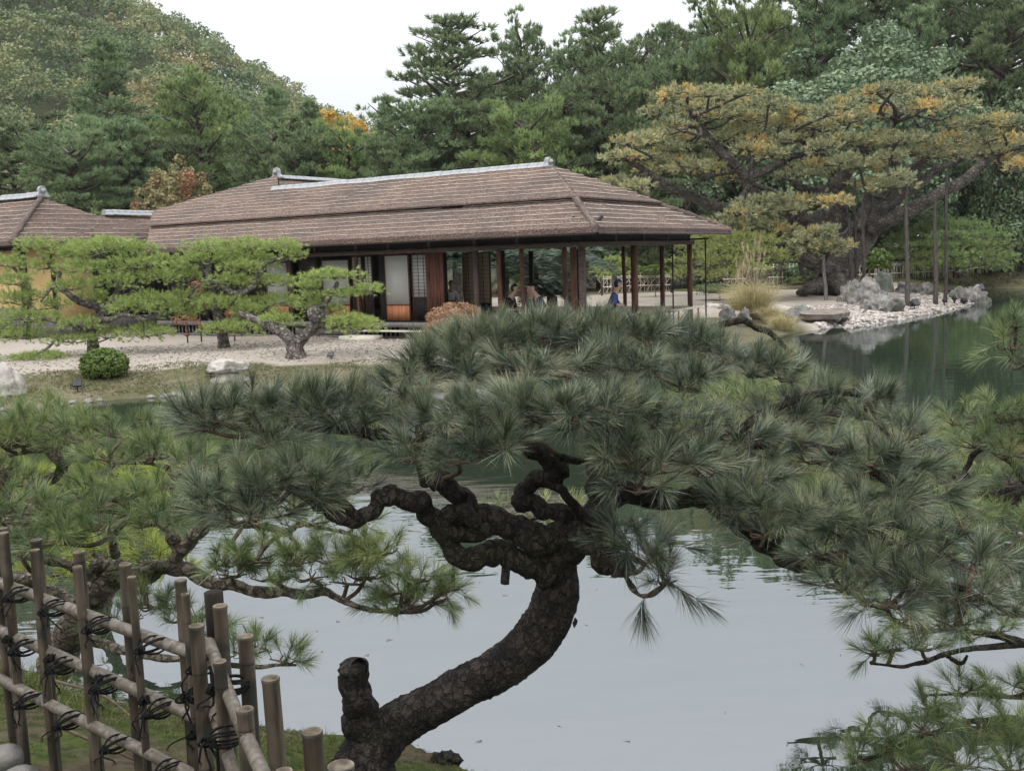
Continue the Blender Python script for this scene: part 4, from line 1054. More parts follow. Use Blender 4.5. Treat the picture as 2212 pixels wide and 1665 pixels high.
pine('garden_pine', 'small rounded garden pine on the far right bank', 'pine tree',
     [(2078, 596, 57, 13), (2070, 580, 57, 10), (2062, 560, 57, 8)],
     [[(2070, 582, 57, 7), (2100, 568, 57, 5), (2140, 555, 57, 3)], [(2070, 580, 57, 7), (2030, 560, 57, 5), (1990, 545, 57, 3)], [(2062, 560, 57, 6), (2060, 520, 57, 4), (2050, 490, 57, 3)]],
     [(2040, 482, 50, 9, 57), (2090, 488, 50, 9, 57), (2000, 494, 44, 9, 57), (2130, 508, 50, 10, 57), (1970, 512, 44, 9, 57), (2050, 508, 50, 8, 56), (1950, 530, 44, 9, 57), (2010, 528, 50, 8, 56), (2090, 528, 50, 8, 56), (2150, 528, 44, 9, 57), (1945, 552, 40, 9, 57), (2000, 552, 50, 8, 56),
      (2060, 550, 50, 9, 55.5), (2120, 550, 50, 9, 56), (2165, 555, 40, 8, 57), (2030, 572, 50, 9, 55.5), (2090, 568, 44, 8, 56), (2145, 575, 40, 8, 57), (1990, 575, 40, 8, 56)],
     'needle_far_bright', 'bark_mid', .18, .028, 12, 55, .08, sides=8, seed=6, twig_r=.025, tone0=.55, padk=1.5)
pine('garden_pine', 'small flat-topped pine seen through the open end of the hall', 'pine tree',
     [(1330, 620, 44, 8), (1326, 596, 44, 6), (1318, 575, 44, 5)],
     [[(1326, 596, 44, 5), (1345, 575, 44, 4), (1360, 565, 44, 3)]],
     [(1325, 562, 34, 7, 44), (1350, 572, 30, 7, 44), (1300, 580, 30, 7, 44), (1330, 590, 40, 7, 43.5)],
     'needle_mid', 'bark_mid', .15, .02, 12, 70, .06, sides=7, seed=7, twig_r=.02)

# ---------------------------------------------------------------- the giant spreading pine
def c3(x, y): return (1327.5 + .4252 * x, 159.3 + .4252 * y)
def gl(pts):
    return [(*c3(a, b), Y, r_) for a, b, Y, r_ in pts]
rg = np.random.default_rng(17)
pad_xy = [(250, 110), (330, 90), (400, 120), (480, 100), (550, 125), (640, 100), (700, 135), (780, 150), (850, 165), (920, 195), (980, 205), (1090, 200), (1150, 160), (1250, 125), (1330, 90), (1420, 75), (1500, 100), (1580, 95), (1680, 70), (1760, 60),
          (230, 190), (420, 180), (500, 215), (600, 205), (700, 225), (790, 240), (900, 255), (1010, 260), (1120, 250), (1200, 235), (1290, 200), (1370, 190), (1480, 190), (1570, 170), (1660, 150), (1750, 150), (1750, 260), (1840, 250), (1930, 235), (2040, 250),
          (300, 260), (640, 290), (560, 330), (60, 350), (130, 330), (210, 320), (300, 330), (380, 330), (50, 420), (130, 430), (250, 420), (300, 380), (330, 450), (400, 470), (720, 330), (690, 380), (800, 400), (880, 340), (970, 330), (1060, 370), (1150, 340), (1250, 350), (1340, 320), (1430, 340), (1550, 330), (1640, 370), (1720, 330), (1810, 350), (1900, 330), (2000, 340), (2080, 380),
          (30, 550), (110, 570), (200, 480), (70, 600), (500, 430), (480, 480), (600, 520), (1010, 470), (950, 510), (1090, 470), (1170, 440), (1250, 470), (1330, 450), (1400, 420), (1500, 400), (1600, 410), (1700, 410), (1800, 400), (1900, 400), (2000, 440), (2080, 460), (1330, 560), (1400, 570), (1440, 520),
          (700, 650), (780, 650), (860, 640), (950, 650), (1040, 640), (1120, 650), (640, 700), (760, 700), (880, 690), (600, 740), (690, 760), (780, 770), (860, 800), (640, 820), (740, 840), (560, 780),
          (1020, 810), (1080, 800), (960, 850), (1040, 860), (1120, 870), (1000, 890), (1090, 900), (2180, 330), (2260, 300), (2180, 420), (2280, 400), (2350, 350)]
gp_ = []
for a, b in pad_xy:
    x, y = c3(a, b)
    lowf = b > 600
    Y = 46 + (rg.uniform(-4.5, 1.5) if not lowf else rg.uniform(-5.5, -3)) if not (900 < a < 1200 and b > 780) else 40.5
    gp_.append((x, y, rg.uniform(30, 46) if not lowf else rg.uniform(26, 38), rg.uniform(8, 13.5), Y, float(np.clip(rg.normal(.5 if not lowf else .4, .1), .1, .9))))
pine('giant_pine', 'giant old spreading pine with orange-tinged crown held up by poles', 'pine tree',
     gl([(1110, 1130, 45.5, 62), (1110, 1080, 45.5, 48), (1120, 1030, 45.5, 42), (1150, 960, 45.5, 38), (1200, 890, 45.5, 37), (1255, 820, 45.5, 34), (1300, 775, 45.3, 26)]),
     [gl([(1300, 780, 45, 24), (1400, 740, 44.5, 17), (1530, 680, 44, 15), (1650, 610, 43.5, 14), (1780, 540, 43, 12), (1900, 430, 43, 10), (1990, 390, 43, 6)]),
      gl([(1270, 770, 45, 22), (1380, 660, 45, 21), (1450, 590, 45, 18), (1500, 520, 45, 15), (1560, 440, 45, 10), (1600, 380, 45, 6)]),
      gl([(1400, 650, 45, 10), (1520, 580, 45, 12), (1620, 500, 45, 9), (1720, 450, 45, 7), (1880, 400, 45, 4)]),
      gl([(1150, 930, 45.6, 30), (1140, 830, 46, 19), (1140, 740, 46, 18), (1140, 640, 46, 17), (1140, 560, 46, 16), (1180, 500, 46, 13), (1240, 420, 46, 8), (1300, 330, 46, 5)]),
      gl([(1130, 720, 46.2, 14), (1060, 740, 46.4, 22), (980, 750, 46.5, 20), (930, 700, 46.5, 12)]),
      gl([(1000, 760, 46.5, 14), (860, 690, 46.6, 14), (760, 650, 46, 13), (700, 610, 45.5, 13), (670, 550, 45, 11), (640, 490, 45, 11), (560, 420, 45, 10), (480, 330, 45, 9), (410, 240, 45, 7), (370, 170, 45, 4)]),
      gl([(690, 560, 45, 9), (700, 470, 45, 7), (705, 390, 45, 5), (720, 320, 45, 4)]),
      gl([(690, 530, 45, 8), (800, 480, 45, 8), (880, 430, 45, 7), (960, 410, 45, 6), (1060, 410, 45, 5), (920, 340, 45, 4), (810, 320, 45, 3)]),
      gl([(760, 650, 46, 10), (640, 690, 46, 10), (480, 665, 46, 11), (400, 625, 46, 11), (300, 590, 45.6, 10), (225, 540, 45.3, 8), (100, 460, 45, 6), (20, 420, 45, 3)]),
      gl([(1120, 560, 46, 9), (1060, 590, 46, 9), (980, 590, 45.8, 9), (920, 560, 45.8, 9), (880, 500, 45.8, 9), (870, 450, 45.8, 8)]),
      gl([(1230, 790, 44.6, 14), (1255, 720, 44.6, 12), (1280, 670, 44.6, 11), (1282, 605, 44.6, 9)]),
      gl([(1110, 1010, 45, 24), (1040, 975, 44.6, 18), (970, 950, 44.4, 15), (925, 910, 44.3, 13), (905, 870, 44.3, 9)]),
      gl([(1110, 1080, 45, 30), (1030, 1075, 44.5, 16), (960, 1105, 44.2, 11), (925, 1118, 44.2, 5)]),
      gl([(1120, 1060, 44.5, 24), (1150, 1085, 44, 18), (1180, 1125, 43.8, 10)]),
      gl([(640, 490, 45, 6), (540, 505, 45, 6), (430, 520, 45, 5), (330, 470, 45, 3)]),
      gl([(1450, 590, 45, 8), (1440, 480, 45, 7), (1400, 380, 45, 5), (1420, 260, 45, 4), (1500, 200, 45, 3)]),
      gl([(1180, 500, 46, 7), (1050, 420, 46, 6), (980, 330, 46, 4), (960, 260, 46, 3)])],
     gp_, 'needle_giant', 'bark_giant', .20, .055, 13, 42, .14, sides=12, seed=9, twig_r=.035, rough=.10, dep=.9, phi=(10, 80), nsub=5, dome=.5)
# props under the giant pine
POLES = [((1849, 610, 44), (1847, 385, 43.6), 'support pole closest to the right side of the giant trunk'), ((1866, 618, 42), (1864, 420, 42.3), 'dark pole just right of the one beside the giant trunk'),
         ((1960, 650, 39.5), (1958, 390, 42), 'tall pole standing in the pebbles left of the far pair'), ((2021, 648, 40.8), (2020, 428, 42.5), 'thick pole standing at the pebble beach between its neighbours'),
         ((2042, 638, 42), (2046, 370, 42.6), 'rightmost of the tall poles on the pebble beach'), ((1784, 646, 40.6), (1779, 553, 40.5), 'short pale pole holding up the low pad before the giant trunk'),
         ((1838, 612, 42.5), (1835, 470, 43), 'thin pole almost hidden against the giant trunk')]
for k, (a, b, lb_) in enumerate(POLES):
    pa, pb = P(*a), P(*b); pa[2] = gz(pa[0], a[2]) - .1
    mb = MB(); d_ = pb - pa
    tube(mb, [d_ * 0, d_ * .3 + [.02, 0, 0], d_ * .7 - [.02, 0, 0], d_], [.105 if k in (2, 3) else .08, .055], 9, n=14, rough=.06, seed=k)
    e = mb.obj('support_pole', MATS['grey_wood' if k == 5 else 'pole_wood'], None, smooth=True, loc=pa)
    tag(e, lb_, 'support pole', 'poles propping up the giant pine')

# ---------------------------------------------------------------- bushes, shrubs, cycads, pampas
def bush(name, x, y, rx, ry, Y, mat, label, cat, n=6000, size=.05, clumps=140, crad=.17):
    c_ = P(x, y, Y); a = M(rx, Y); h = M(ry, Y); g_ = gz(c_[0], c_[1])
    e = empty(name, (c_[0], c_[1], g_), 0, label, cat)
    cz = c_[2] - g_; r = np.random.default_rng(int(x))
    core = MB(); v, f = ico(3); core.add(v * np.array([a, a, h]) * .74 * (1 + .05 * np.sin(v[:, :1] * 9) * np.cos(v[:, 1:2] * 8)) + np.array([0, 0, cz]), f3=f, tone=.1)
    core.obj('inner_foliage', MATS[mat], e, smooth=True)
    mb = MB(); leaf_cloud(mb, (0, 0, cz), (a, a, h), n, size, clumps=clumps, tone=.5, tvar=.12, crad=crad, rng=r, low=-.7, flat=1, shell=(.84, .92))
    mb.obj('leaves', MATS[mat], e)
    mb = MB(); tube(mb, [(0, 0, -.05), (0, 0, cz)], [.025, .012], 6, n=4); mb.obj('stem', MATS['bark_mid'], e)
    return e
_ICO = {}
def ico(k):
    if k not in _ICO:
        import bmesh
        bm = bmesh.new(); bmesh.ops.create_icosphere(bm, subdivisions=k, radius=1.0)
        _ICO[k] = (np.array([v.co[:] for v in bm.verts]), np.array([[v.index for v in f.verts] for f in bm.faces])); bm.free()
    return _ICO[k]
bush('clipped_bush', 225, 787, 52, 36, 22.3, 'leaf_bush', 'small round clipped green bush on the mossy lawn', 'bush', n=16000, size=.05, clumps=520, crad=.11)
bush('clipped_bush', 1895, 562, 32, 24, 53, 'leaf_bush', 'round dark clipped bush behind the fence right of the giant trunk', 'bush', n=3500, size=.12, clumps=80, crad=.2)
bush('clipped_bush', 1415, 585, 36, 12, 50, 'leaf_bush', 'flat dark clipped hedge bush seen through the open hall end', 'bush', n=2500, size=.11, clumps=60, crad=.2)
bush('clipped_bush', 1700, 590, 60, 26, 54, 'leaf_dark', 'dark evergreen bush behind the fence left of the giant trunk', 'bush', n=3500, size=.14, clumps=70, crad=.22)
bush('clipped_bush', 1985, 545, 44, 26, 61, 'leaf_dark', 'shady dark bush behind the bamboo fence, left of the small round pine', 'bush', n=3500, size=.14, clumps=70, crad=.22)
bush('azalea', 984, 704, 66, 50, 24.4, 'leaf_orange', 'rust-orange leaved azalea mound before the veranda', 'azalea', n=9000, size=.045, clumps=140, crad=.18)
bush('low_shrub', 1740, 605, 26, 8, 46, 'needle_yellowish', 'low yellow-green shrub at the foot of the giant pine', 'shrub', n=1200, size=.09, clumps=30, crad=.3)
bush('low_shrub', 1555, 625, 60, 12, 44, 'leaf_hill', 'straggly low shrub left of the pampas grass', 'shrub', n=1800, size=.08, clumps=50, crad=.3)
for x, y, rx, ry, lb_ in ((428, 632, 26, 22, 'small red maple sapling left of the middle garden pine'), (402, 690, 24, 14, 'low red-leaved shrub against the skirting at the left'), (504, 684, 18, 16, 'red-leaved sapling just right of the middle pine trunk')):
    bush('red_shrub', x, y, rx, ry, 29, 'leaf_red', lb_, 'shrub', n=420, size=.06, clumps=30, crad=.35).children[0].scale = (.35, .35, .35)

def cycad(x, y, Y, s, label):
    b = P(x, y, Y); z0 = gz(b[0], b[1])
    e = empty('cycad', (b[0], b[1], z0), 0, label, 'cycad', 'cycads behind the open hall')
    hz = b[2] - z0; r = np.random.default_rng(int(x * 3))
    mb = MB(); tube(mb, [(0, 0, -.1), (.05, 0, hz)], [.22, .18], 10, n=10, rough=.15); mb.obj('trunk', MATS['bark_mid'], e, smooth=True)
    for k in range(26):
        a = k * 2.4; el = r.uniform(.1, 1.25); Ln = s * r.uniform(.8, 1.1)
        u = np.linspace(0, 1, 16)[:, None]
        dh = np.array([math.cos(a), math.sin(a), 0]); pt = np.array([0, 0, hz]) + dh * (u * Ln * math.cos(el * .8)) + np.array([0, 0, 1]) * (Ln * (math.sin(el) * u - .62 * u ** 2.2))
        mb = MB(); tube(mb, pt, [.014, .004], 4, n=16, cap=False, tone=.6)
        Tn = nrm(np.gradient(pt, axis=0)); sd_ = nrm(np.cross(Tn, [0, 0, 1.0])); Q = np.repeat(pt, 3, 0) + np.tile(np.array([[0], [.33], [.66]]), (16, 1)) * np.repeat(np.gradient(pt, axis=0), 3, 0)
        S_ = np.repeat(sd_, 3, 0); TT = np.repeat(Tn, 3, 0); ln_ = np.repeat(.26 * np.sin(np.clip(u[:, 0] * .9 + .12, 0, 1) * math.pi) ** .5 + .02, 3) * s * .8
        for sg in (-1, 1):
            blades(mb, Q, S_ * sg + TT * .6 + np.array([0, 0, .35]), ln_, .022, .3, .35 + .3 * r.random(), True, r)
        mb.obj('frond', MATS['cycad_frond'], e)
cycad(1150, 590, 36.5, 1.9, 'cycad behind the hall, at the left of the pair')
cycad(1235, 575, 36.8, 2.1, 'larger cycad behind the hall, beside the corner post')
cycad(1085, 565, 37.5, 1.7, 'cycad half hidden by the paper doors')
cycad(1190, 640, 35.6, 1.6, 'low cycad spreading along the ground behind the hall')
cycad(985, 560, 39.0, 1.6, 'cycad glimpsed through the rear doorway')

def grass_clump(x, y, Y, n, L, mat, label, spread=.35, plumes=0, cat='grass clump', name='pampas_grass', w=.012):
    b = P(x, y, Y); z0 = gz(b[0], b[1]); e = empty(name, (b[0], b[1], z0), 0, label, cat); r = np.random.default_rng(int(x + y))
    mb = MB(); a = r.random(n) * 6.28; q = r.random(n) ** .6
    base = np.stack([np.cos(a) * q * spread * .4, np.sin(a) * q * spread * .4, np.zeros(n)], 1)
    d = np.stack([np.cos(a) * q * .55, np.sin(a) * q * .55, np.ones(n)], 1) + r.normal(0, .12, (n, 3))
    blades(mb, base, d, L * r.uniform(.5, 1.1, n), w, .9, np.clip(r.normal(.5, .2, n), 0, 1), True, r)
    mb.obj('blades', MATS[mat], e)
    for k in range(plumes):
        a_ = r.random() * 6.28; le = r.uniform(.1, .45); h = L * r.uniform(1.0, 1.45)
        tp = np.array([math.cos(a_) * le * h * .5, math.sin(a_) * le * h * .5, h])
        mb = MB(); tube(mb, [(0, 0, 0), tp * .5 + [0, 0, .05], tp], [.007, .004], 4, n=7)
        m_ = 60; u = r.random(m_)[:, None]; bs = tp - nrm(tp) * .34 * (1 - u); blades(mb, bs, r.normal(0, .35, (m_, 3)) + nrm(tp) * 1.1, .12 * (1.2 - u[:, 0]), .014, .3, .5, False, r)
        mb.obj('plume', MATS['plume'], e)
    return e
grass_clump(1628, 690, 34.0, 1100, 1.9, 'grass_dry', 'tall dry pampas grass clump on the pond edge', .7, 14)
grass_clump(1665, 705, 33.0, 450, .95, 'grass_dry', 'shorter dry grass clump leaning right beside the pampas', .5, 4)
grass_clump(1598, 640, 36.5, 500, 1.3, 'grass_dry', 'sparse dry plumed grass left behind the pampas clump', .6, 12)
grass_clump(1690, 735, 31.5, 500, .7, 'grass_dry', 'low dry grass hanging over the bank stones', .7, 0)

# ---------------------------------------------------------------- rocks
def rock(x, y, w_, h_, Y, mat, label, seed, flat=1.0, dep=.8, rough=.22, sharp=1.6, name='garden_rock', sub=4, sink=.15, cat='rock', group=None, zc=None):
    """x, y = middle of the base in the picture"""
    b = P(x, y, Y); g_ = gz(b[0], b[1]) if zc is None else zc
    a = M(w_, Y) / 2; h = M(h_, Y)
    v, f = ico(sub); off = Vector((seed * 7.3, seed * 3.1, seed * 1.7))
    out_ = []
    for p_ in v:
        q = Vector(p_)
        n1_ = mnoise.noise(q * sharp + off); n2_ = abs(mnoise.noise(q * sharp * 2.7 + off)); n3_ = abs(mnoise.noise(q * sharp * 6 + off))
        s_ = 1 + rough * (1.2 * n1_ - 1.0 * n2_ - .7 * n3_ - .35 * abs(mnoise.noise(q * sharp * 11 + off)) + .35)
        q = q * s_
        out_.append((q.x * a * 1.05, q.y * a * dep, (q.z if q.z > 0 else q.z * .5) * h * flat))
    mb = MB(); mb.add(out_, f3=f)
    o = mb.obj(name, MATS[mat], None, smooth=rough < .2, loc=(b[0], b[1], g_ - sink * h))
    return tag(o, label, cat, group)
rock(8, 852, 92, 62, 20.8, 'rock_pale', 'large pale boulder at the left edge by the pond', 1, rough=.18, sink=.0)
rock(496, 815, 80, 22, 21.9, 'rock_pale', 'lower pale slab of the split boulder on the lawn', 2, rough=.2, sharp=1.2)
rock(494, 806, 88, 22, 21.95, 'rock_pale', 'upper pale cap of the split boulder on the lawn', 3, rough=.2, sharp=1.2, zc=gz(*P(494, 806, 21.95)[:2]) + .24, sink=-.1)
rock(286, 862, 120, 9, 20.3, 'rock_pale', 'long flat pale slab at the waterline among the bank stones', 5, rough=.15, sink=.2)
rg = np.random.default_rng(77)
xs = list(range(6, 240, 26)) + list(range(330, 900, 23))
for k, x in enumerate(xs):
    t_ = np.array([884, 874, 858, 850, 842, 838])
    y = float(np.interp(x, [0, 130, 300, 450, 700, 950], t_)) - 3 + rg.uniform(-3, 2)
    g_ = G(x, y, .06)
    rock(x + rg.uniform(-5, 5), y, rg.uniform(12, 24), rg.uniform(6, 11), g_[1] + .1, 'rock_edge', 'small pale stone in the row edging the mossy bank', 10 + k, rough=.34, sub=3, flat=.8, dep=rg.uniform(.5, 1), zc=max(.03, gz(g_[0], g_[1])), name='edging_stone', cat='edging stone', group='stones edging the mossy bank')
for k, (x, y, w_, h_, Y, m_, lb_) in enumerate([
    (1868, 668, 74, 56, 39.0, 'rock_grey', 'craggy grey rock, the left half of the big outcrop on the beach'),
    (1906, 678, 84, 48, 37.5, 'rock_grey', 'deeply furrowed pale rock, the right half of the big outcrop'),
    (1838, 654, 44, 52, 40.0, 'rock_grey', 'dark upright rock leaning on the outcrop beside the giant trunk'),
    (1905, 622, 48, 48, 47.0, 'rock_green', 'greenish block-shaped standing stone behind the outcrop'),
    (1960, 632, 56, 26, 46.5, 'rock_grey', 'low dark mossy rock behind the poles'),
    (2000, 634, 52, 32, 46.0, 'rock_grey', 'rough pale rock right of the low mossy one'),
    (2098, 644, 66, 42, 44.3, 'rock_grey', 'pointed rock at the tip of the pebble beach standing in the water'),
    (2070, 636, 40, 30, 45.0, 'rock_green', 'brownish rock left of the pointed rock at the tip'),
    (1694, 668, 52, 18, 36.5, 'rock_pale', 'smooth tan stone left of the stone slab bridge'),
    (1730, 660, 34, 26, 37.2, 'rock_green', 'pointed greenish stone beside the smooth tan ones'),
    (1690, 658, 44, 14, 38.0, 'rock_pale', 'low tan stone behind the pointed greenish stone'),
    (1690, 696, 66, 30, 33.8, 'rock_grey', 'dark layered bank rock under the slab bridge at its left end'),
    (1606, 712, 34, 40, 32.0, 'rock_grey', 'upright grey rock at the waterline below the pampas'),
    (1570, 700, 40, 30, 33.0, 'rock_grey', 'rounded dark rock left of the upright waterline rock'),
    (1500, 760, 70, 36, 27.8, 'rock_grey', 'brown-grey waterline rock glimpsed between the pine pads'),
    (1420, 770, 60, 30, 27.2, 'rock_pale', 'pale waterline rock hidden behind the upper pads'),
    (948, 832, 60, 26, 22.6, 'rock_pale', 'pinkish pale rock seen under the top pad'),
    (1040, 828, 60, 24, 23.2, 'rock_pale', 'pale bank rock behind the centre of the near pine'),
    (1545, 665, 60, 14, 37.5, 'rock_pale', 'long low tan kerb stone left of the pampas')]):
    rock(x, y, w_, h_, Y, m_, lb_, 40 + k, rough=.36 if m_ == 'rock_grey' else .2, sharp=1.7, sub=5 if k < 3 else 4)
# slab bridge over the inlet
mb = MB(); pl = [P(x, y, Y) for x, y, Y in ((1716, 676, 35.2), (1772, 664, 36.6), (1822, 668, 36.2), (1838, 678, 34.6), (1800, 690, 33.2), (1740, 688, 33.4))]
c_ = np.mean(pl, 0); zt = float(c_[2]) + .04; pl = [(p_[0] - c_[0], p_[1] - c_[1], 0) for p_ in pl]
k = len(pl); top = [(a, b, .02 * ((i * 7) % 3)) for i, (a, b, z) in enumerate(pl)]; bot = [(a * .93, b * .93, -.15) for a, b, z in pl]
mb.ngon(top[::-1] if False else top); mb.ngon(bot[::-1])
for i in range(k): j = (i + 1) % k; mb.ngon([top[i], bot[i], bot[j], top[j]])
solid('slab_stone', (.12, .095, .082), (.27, .225, .20), scale=3, rough=.9, bump=.7, bscale=10)
tag(mb.obj('stone_slab', MATS['slab_stone'], None, loc=(c_[0], c_[1], zt)), 'flat reddish-grey stone slab bridging the inlet by the beach', 'stone slab')

# pebble beach and gravel grains: nobody could count them
def pebbles(name, label, region, n, s0, s1, zoff=0.0, seed=3, mat='pebble'):
    r = np.random.default_rng(seed); v, f = ico(1); xy = []
    x0, x1, y0, y1, lo, hi = region
    x = r.uniform(x0, x1, n * 8); y = r.uniform(y0, y1, n * 8); sdv = sdist(x, y); ok = (sdv > lo) & (sdv < hi)
    x, y = x[ok][:n], y[ok][:n]; z = ground(x, y)
    sz = r.uniform(s0, s1, (len(x), 1, 1)); an = r.random(len(x)) * 6.28; ca, sa = np.cos(an), np.sin(an)
    V = v[None] * np.array([1, .72, .5]) * sz * r.uniform(.8, 1.2, (len(x), len(v), 1))
    X = V[..., 0] * ca[:, None] - V[..., 1] * sa[:, None]; Y_ = V[..., 0] * sa[:, None] + V[..., 1] * ca[:, None]
    V = np.stack([X + x[:, None], Y_ + y[:, None], V[..., 2] + z[:, None] + s0 * .2 + zoff], -1)
    mb = MB(); mb.add(V.reshape(-1, 3), f3=(f[None] + (np.arange(len(x)) * len(v))[:, None, None]).reshape(-1, 3), tone=np.repeat(r.random(len(x)), len(v)))
    return tag(mb.obj(name, MATS[mat], smooth=True), label, kind='stuff')
m, nt, out = _nt('pebble_mix'); L = nt.links.new
p = nt.nodes.new('ShaderNodeBsdfPrincipled'); p.inputs['Roughness'].default_value = .75; L(p.outputs[0], out.inputs[0])
at = nt.nodes.new('ShaderNodeAttribute'); at.attribute_name = 'tone'
r_ = ramp(nt, [(.11, .095, .08), (.25, .215, .185), (.38, .335, .295), (.50, .455, .41)]); L(at.outputs['Fac'], r_.inputs[0]); L(r_.outputs[0], p.inputs['Base Color'])
MATS['pebble_mix'] = m
pebbles('pebbles', 'pale rounded pebbles covering the beach under the giant pine', (10.0, 20.3, 28, 47, -.15, 2.6), 5200, .07, .14, mat='pebble_mix')
pebbles('gravel', 'coarse grains of raked pale gravel before the teahouse', (-14, 3, 21.5, 31, 2.4, 8), 5000, .02, .04, seed=5, mat='pebble_mix')

# short grass on the far lawn, near moss blades and litter
def scatter_grass(name, label, region, n, L_, w_, mat, seed, per=5, lo=.1, hi=2.6, lean=.6, cond=None):
    r = np.random.default_rng(seed); x0, x1, y0, y1 = region
    x = r.uniform(x0, x1, n * 4); y = r.uniform(y0, y1, n * 4); s_ = sdist(x, y); ok = (s_ > lo) & (s_ < hi + .4 * wob(x, y, .6))
    if cond is not None: ok &= cond(x, y)
    ok &= wob(x, y, 1.7) + r.normal(0, .5, len(x)) > -.5
    x, y = x[ok][:n], y[ok][:n]; z = ground(x, y)
    mb = MB(); b = np.repeat(np.stack([x, y, z - .005], 1), per, 0) + r.normal(0, L_ * .3, (len(x) * per, 3)) * np.array([1, 1, 0])
    d = r.normal(0, lean, (len(b), 3)); d[:, 2] = 1
    blades(mb, b, d, L_ * r.uniform(.5, 1.2, len(b)), w_, .4, np.clip(r.normal(.5, .25, len(b)), 0, 1), False, r)
    return tag(mb.obj(name, MATS[mat]), label, kind='stuff')
scatter_grass('lawn_grass', 'thin mossy grass on the bank across the pond', (-13, 2, 19.3, 26), 9000, .06, .014, 'grass_short', 4, per=4, lo=.15, hi=2.6)
scatter_grass('bank_grass', 'grass on the slope of the far right bank', (20.5, 36, 48, 66), 6000, .16, .05, 'grass_short', 6, per=3, lo=.1, hi=8)
scatter_grass('moss', 'bright moss tufts on the near bank', (-4.2, 1.2, 1.2, 6.8), 26000, .016, .003, 'moss_blade', 8, per=5, lo=.02, hi=3.5)
scatter_grass('grass_tufts', 'longer grass blades along the near bank', (-4.2, 1.2, 1.2, 6.8), 1800, .05, .003, 'moss_blade', 9, per=7, lo=.02, hi=3.5, lean=.5)
scatter_grass('leaf_litter', 'dry needles and brown leaf litter on the near bank', (-4.2, 1.0, 1.2, 6.6), 5000, .045, .0035, 'litter_leaf', 10, per=2, lo=.1, hi=4.0, lean=4)

# ---------------------------------------------------------------- garden spotlights
def spot(x, y, Y, s, yaw, label):
    b = P(x, y, Y); z = gz(b[0], b[1])
    e = empty('garden_spotlight', (b[0], b[1], z), yaw, label, 'spotlight', 'black garden spotlights')
    mb = MB(); tube(mb, [(0, 0, -.05), (0, 0, .14 * s)], .012 * s + .004, 6, n=2); mb.obj('stake', MATS['black_metal'], e)
    h = MB(); v = np.array([(x_, y_, z_) for x_ in (-.12, .12) for y_ in (-.07, .07) for z_ in (-.09, .09)]) * s
    v[:, 0] *= np.where(v[:, 1] < 0, 1.0, .75); v[:, 2] *= np.where(v[:, 1] < 0, 1.0, .7)
    ca, sa = math.cos(-.5), math.sin(-.5); v = np.stack([v[:, 0], v[:, 1] * ca - v[:, 2] * sa, v[:, 1] * sa + v[:, 2] * ca], 1) + [0, 0, .2 * s]
    h.add(v, f4=[(0, 1, 3, 2), (4, 6, 7, 5), (0, 4, 5, 1), (2, 3, 7, 6), (0, 2, 6, 4), (1, 5, 7, 3)])
    ho = h.obj('housing', MATS['black_metal'], e)
    g_ = MB(); q = v[[0, 4, 5, 1]]; c = q.mean(0); g_.add(c + (q - c) * .85 + nrm(np.cross(q[1] - q[0], q[2] - q[0])) * .004, f4=[(0, 1, 2, 3)]); g_.obj('glass', MATS['lamp_glass'], ho)
    mb = MB(); tube(mb, [(-.14 * s, 0, .2 * s), (-.14 * s, 0, .08 * s), (.14 * s, 0, .08 * s), (.14 * s, 0, .2 * s)], .010 * s, 5, n=10); mb.obj('yoke', MATS['black_metal'], e)
spot(168, 845, 20.9, .8, .3, 'black spotlight on the moss left below the round bush')
spot(454, 800, 22.2, .7, -.4, 'black spotlight at the left of the split boulder')
spot(716, 784, 23.6, .6, 0, 'black spotlight right of the forked pine trunk')
spot(1975, 667, 38.2, 1.4, .5, 'boxy black spotlight lying on the pebbles before the outcrop')
spot(2040, 654, 40.6, 1.1, 1.2, 'small black spotlight between the poles and the beach tip')
spot(2062, 646, 41.8, 1.3, 1.0, 'left one of the paired spotlights near the beach tip'); spot(2082, 644, 42.3, 1.1, 2.0, 'right one of the paired spotlights near the beach tip')
spot(2116, 616, 50.5, 1.8, .6, 'black spotlight on the bank behind the pointed rock')
spot(2052, 622, 47, 1.4, -.5, 'white-topped spotlight left of the pointed rock')

